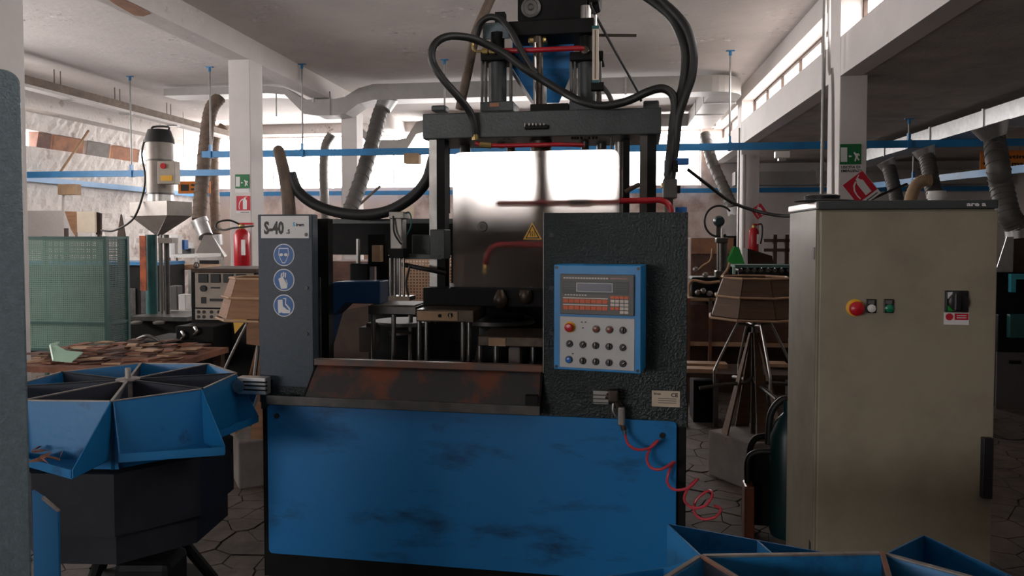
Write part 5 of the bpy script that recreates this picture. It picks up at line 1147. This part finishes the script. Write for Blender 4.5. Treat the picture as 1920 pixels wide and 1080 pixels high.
# ------------------------------------------------------------------ right side, between press and cabinet
vr = 7.2
bn = thing('core_bench', B.w(B.at(1370, 600, vr).x, vr, 0), 'long brown steel bench with boxes behind the wooden carousel', 'bench')
ra0, ra1 = B.at(1285, 600, vr).x, B.at(1500, 600, vr).x
for y0, y1, m in ((560, 565, 'wood_pale'), (643, 650, 'wood_pale')): MB(B).box(ra0, ra1, vr, vr + .6, B.at(1380, y1, vr).z, B.at(1380, y0, vr).z).build('shelf', m, bn)
for x in (1288, 1329, 1420, 1480): MB(B).box(B.at(x, 600, vr).x, B.at(x + 6, 600, vr).x, vr - .01, vr + .03, 0, B.at(1380, 560, vr).z).build('post', 'rusty_lip', bn)
MB(B).box(ra0, ra1, vr + .55, vr + .6, 0, B.at(1380, 560, vr).z).build('back_sheet', 'wood_dark', bn)
for i, (x0, x1, s) in enumerate(((1291, 1328, 'brown box on the bench shelf close to the press'), (1334, 1396, 'wide brown box on the bench shelf behind the carousel'), (1426, 1478, 'brown box on the bench shelf beside the cabinet'))):
    bsingle('storage_box', (x0, 571, x1, 642), vr + .05, .4, 'box_brown', s, 'box', 'boxes on the bench shelf')
for x0, y0, x1, y1, s in ((1285, 682, 1365, 692, 'loose pale plank lying on the lower rack'), (1288, 692, 1345, 700, 'second loose plank below the other on the lower rack'), (1440, 682, 1478, 689, 'short plank lying on the lower rack beside the cabinet')):
    bsingle('loose_plank', (x0, y0, x1, y1), 6.32 if y0 > 690 else 6.55, .14, 'wood_pale', s, 'plank', 'planks on the lower rack')
rk = thing('lower_rack', B.w(B.at(1380, 720, 6.3).x, 6.4, 0), 'low dark rack carrying loose planks under the bench', 'rack')
MB(B).pbox(1280, 702, 1500, 710, 6.3, .5).build('rack_top', 'wood_dark', rk)
for x in (1283, 1340, 1440, 1490): MB(B).box(B.at(x, 720, 6.3).x, B.at(x + 8, 720, 6.3).x, 6.32, 6.4, 0, B.at(1380, 708, 6.3).z).build('leg', 'dark_steel', rk)
MB(B).pbox(1300, 715, 1338, 830, 6.5, .3).build('lower_box', 'machine_black', rk)
# shooting unit on the bench: cylinder and copper pipes
su = thing('bench_press', B.w(B.at(1345, 540, 7.3).x, 7.3, B.at(1345, 561, 7.3).z), 'small dark bench press with upright cylinder and copper pipes', 'press')
cy = lambda x, y: B.at(x, y, 7.3)
MB(B).pbox(1296, 520, 1350, 557, 7.25, .3).build('body', 'machine_black', su, bevel=.02)
MB(B).cyl(cy(1354, 512), cy(1354, 448), .034, n=14).build('cylinder', 'dark_steel', su, sm=True); MB(B).cyl(cy(1354, 450), cy(1354, 428), .012, n=10).build('piston_rod', 'white_plastic', su, sm=True)
for x in (1346, 1362): MB(B).cyl(cy(x, 515), cy(x, 446), .009, n=8).build('tie_rod', 'steel', su, sm=True)
MB(B).pbox(1343, 446, 1365, 456, 7.24, .1).build('end_cap', 'dark_steel', su, bevel=.01); MB(B).pbox(1342, 508, 1366, 520, 7.22, .12).build('end_cap', 'dark_steel', su, bevel=.01)
MB(B).ptube([(1293, 556, 7.1), (1292, 535, 7.1), (1300, 526, 7.1), (1325, 530, 7.1), (1350, 528, 7.1)], .014, 8).build('copper_pipe', 'wood_pale', su, sm=True)
MB(B).ptube([(1306, 510, 7.2), (1318, 498, 7.2), (1332, 488, 7.2), (1336, 466, 7.2)], .01, 8).build('copper_pipe', 'wood_pale', su, sm=True)
MB(B).ptube([(1352, 520, 7.1), (1364, 505, 7.1), (1368, 492, 7.1)], .012, 8).build('copper_pipe', 'wood_pale', su, sm=True)
for x, y in ((1304, 505), (1322, 515), (1318, 545), (1308, 548), (1330, 550)): MB(B).lathe(B.at(x, y, 7.18), [(.02, 0), (.028, .02), (.015, .04)], 10, (0, -1, 0)).build('fitting', 'steel', su, sm=True)
# machine behind with red-brown panel, green wedge and rail
vq = 9.5
mc = thing('brown_machine', B.w(B.at(1370, 500, vq).x, vq + .3, 0), 'red-brown machine body behind the bench press', 'machine')
MB(B).box(B.at(1295, 500, vq).x, B.at(1376, 500, vq).x, vq, vq + .6, 0, B.at(1330, 446, vq).z).build('body', 'box_brown', mc, bevel=.01)
MB(B).pbox(1297, 447, 1375, 476, vq - .02, .02).build('upper_panel', 'terracotta', mc)
MB(B).box(B.at(1358, 500, vq).x, B.at(1520, 500, vq).x, vq - .3, vq + .6, 0, B.at(1430, 500, vq).z).build('bed', 'machine_black', mc)
MB(B).ppoly([(1402, 466), (1410, 468), (1448, 480), (1452, 499), (1402, 499)], vq + .25, .3).build('sloped_cover', 'wood_dark', mc)
gw = MB(B); gw.ppoly([(1364, 492), (1378, 462), (1386, 464), (1398, 499), (1362, 499)], vq - .26, .15)
single('green_funnel', gw, 'bright_green', 'bright green plastic funnel behind the wooden carousel', 'funnel')
gr = thing('roller_rail', B.w(B.at(1430, 500, 8.2).x, 8.2, 0), 'pale green roller rail behind the wooden carousel', 'rail')
MB(B).pbox(1378, 497, 1490, 502, 8.2, .3).build('side_rail', 'frame_green', gr); MB(B).pbox(1374, 500, 1379, 514, 8.2, .02).build('end_plate', 'pale_green', gr)
for x in range(1388, 1480, 13): MB(B).cyl(B.at(x, 507, 8.2), B.at(x, 507, 8.2) + Vector((0, .3, 0)), .022, n=10).build('roller', 'dark_steel', gr, sm=True)
for x in (1385, 1470): MB(B).box(B.at(x, 510, 8.25).x, B.at(x + 5, 510, 8.25).x, 8.25, 8.3, 0, B.at(1430, 505, 8.2).z).build('leg', 'machine_black', gr)
hr = thing('suction_hood', B.w(B.at(1370, 440, 13.6).x, 13.6, 0), 'narrow grey suction hood below the slanting hose near the far column', 'hood')
b = MB(B); p_ = lambda x, y, q: B.at(x, y, q)
b.hexa([p_(1357, 442, 13.5), p_(1390, 442, 13.5), p_(1390, 442, 13.9), p_(1357, 442, 13.9), p_(1369, 402, 13.7), p_(1384, 402, 13.7), p_(1384, 402, 13.9), p_(1369, 402, 13.9)]); b.build('hood_cone', 'duct_paint', hr)
MB(B).box(B.at(1357, 442, 13.5).x, B.at(1390, 442, 13.5).x, 13.5, 13.9, 0, B.at(1370, 442, 13.5).z).build('hood_base', 'machine_black', hr)
fa = thing('grinding_wheel', B.w(B.at(1345, 415, 11.0).x, 11.0, 0), 'round green grinder with black cable loop beside the suction hood', 'grinder')
MB(B).lathe(B.at(1347, 415, 11.0), [(.075, 0), (.08, .05), (.05, .1)], 20, (0, -1, 0)).build('wheel_cover', 'gas_green', fa, sm=True)
MB(B).box(B.at(1343, 430, 11.0).x, B.at(1352, 430, 11.0).x, 11.0, 11.06, 0, B.at(1347, 420, 11.0).z).build('pedestal', 'dark_steel', fa)
MB(B).tube([B.at(1347, 415, 11) + Vector((.2 * cos(t), -.05, .22 * sin(t))) for t in [radians(a_) for a_ in range(40, 320, 20)]], .015, 8).build('cable_loop', 'rubber', fa, sm=True)
rc = thing('pipe_rack', B.w(B.at(1460, 470, 12.2).x, 12.2, 0), 'brown pipe rack standing behind the red extinguisher', 'rack')
for y in (448, 466): MB(B).pbox(1432, y, 1500, y + 6, 12.2, .1).build('rail', 'wood_dark', rc)
for x in (1450, 1472): MB(B).box(B.at(x, 470, 12.2).x, B.at(x + 7, 470, 12.2).x, 12.2, 12.28, 0, B.at(1460, 440, 12.2).z).build('post', 'wood_dark', rc)
# hand truck with hoses against the cabinet
ht = P(1450, 900, 3.9)
tr_ = thing('gas_trolley', (ht.x, ht.y, 0), 'dark gas trolley with looped hoses standing left of the cabinet', 'trolley')
F = Frame((ht.x, ht.y), 9.8)
MB(F).box(-.13, .16, .02, .06, .05, .45).build('back_plate', 'machine_black', tr_)
MB(F).lathe((.06, -.06, .04), [(.08, 0), (.09, .03), (.09, .52), (.06, .6), (.025, .64), (.025, .7)], 20).build('gas_bottle', 'gas_green', tr_, sm=True)
MB(F).tube([(-.12, .03, .1), (-.12, .03, .4), (-.1, .03, .5), (-.04, .03, .53), (.1, .03, .53), (.15, .03, .48), (.15, .03, .1)], .016, 10, 4).build('handle_frame', 'machine_black', tr_, sm=True)
MB(F).tube([(-.03, -.02, .5), (-.02, -.02, .66), (.04, -.02, .74), (.1, -.02, .72), (.14, -.02, .6), (.14, 0, .4)], .018, 10).build('hose_loop', 'rubber', tr_, sm=True)
MB(F).tube([(-.13, -.05, .2), (-.14, -.05, .4), (-.1, -.05, .46), (.0, -.06, .47), (.1, -.05, .44)], .016, 10).build('hose_loop', 'rubber', tr_, sm=True)
MB(F).lathe((.09, -.03, .7), [(.02, 0), (.024, .01), (.012, .03)], 12).build('valve', 'chrome', tr_, sm=True)
for s in (-.12, .16): MB(F).cyl((s - .02, .1, .08), (s + .02, .1, .08), .08, n=18).build('wheel', 'rubber', tr_, sm=True)
MB(F).box(-.16, -.11, -.12, .0, 0, .3).build('red_toolbox', 'brown_button', tr_, bevel=.01)
# machine to the right of the cabinet
vm = 7.4
rm = thing('extraction_booth', B.w(B.at(1930, 600, vm).x, vm + .3, 0), 'dark green machine with cyan frame and steel hood beyond the cabinet', 'machine')
m0, m1 = B.at(1872, 600, vm).x, B.at(2100, 600, vm).x
MB(B).box(m0, m1, vm, vm + .9, 0, B.at(1900, 590, vm).z).build('body', 'machine_black', rm, bevel=.01)
MB(B).box(m0, m1, vm + .1, vm + .9, 0, B.at(1900, 512, vm).z).build('upper_body', 'machine_black', rm, bevel=.01)
for x0, y0, x1, y1 in ((1896, 514, 2000, 524), (1896, 524, 1905, 548)): MB(B).pbox(x0, y0, x1, y1, vm + .05, .06).build('cyan_frame', 'cyan_paint', rm)
b = MB(B); b.hexa([p_(1866, 512, vm + .2), p_(2000, 512, vm + .2), p_(2000, 512, vm + .7), p_(1890, 512, vm + .7), p_(1888, 444, vm + .25), p_(1985, 444, vm + .25), p_(1985, 444, vm + .6), p_(1888, 444, vm + .6)]); b.build('hood', 'wood_dark', rm)
MB(B).ppoly([(1888, 444), (1901, 444), (1899, 513), (1866, 512)], vm + .18, .01).build('hood_cheek', 'galvanised', rm)
MB(B).pbox(1893, 590, 1990, 635, vm - .06, .06).build('motor_block', 'teal_machine', rm, bevel=.01)
MB(B).pbox(1868, 662, 2050, 805, vm - .02, .02).build('lower_door', 'grey_plastic', rm); MB(B).pbox(1893, 676, 1915, 682, vm - .03, .012).build('door_slot', 'machine_black', rm)
single('floor_cable', MB(W).tube([P(1860, 815, 5.9) * 1, P(1890, 826, 5.8), P(1925, 824, 5.8), P(1960, 815, 5.8)], .012, 8), 'rubber', 'dark cable lying low before the machine beyond the cabinet', 'cable', sm=True)
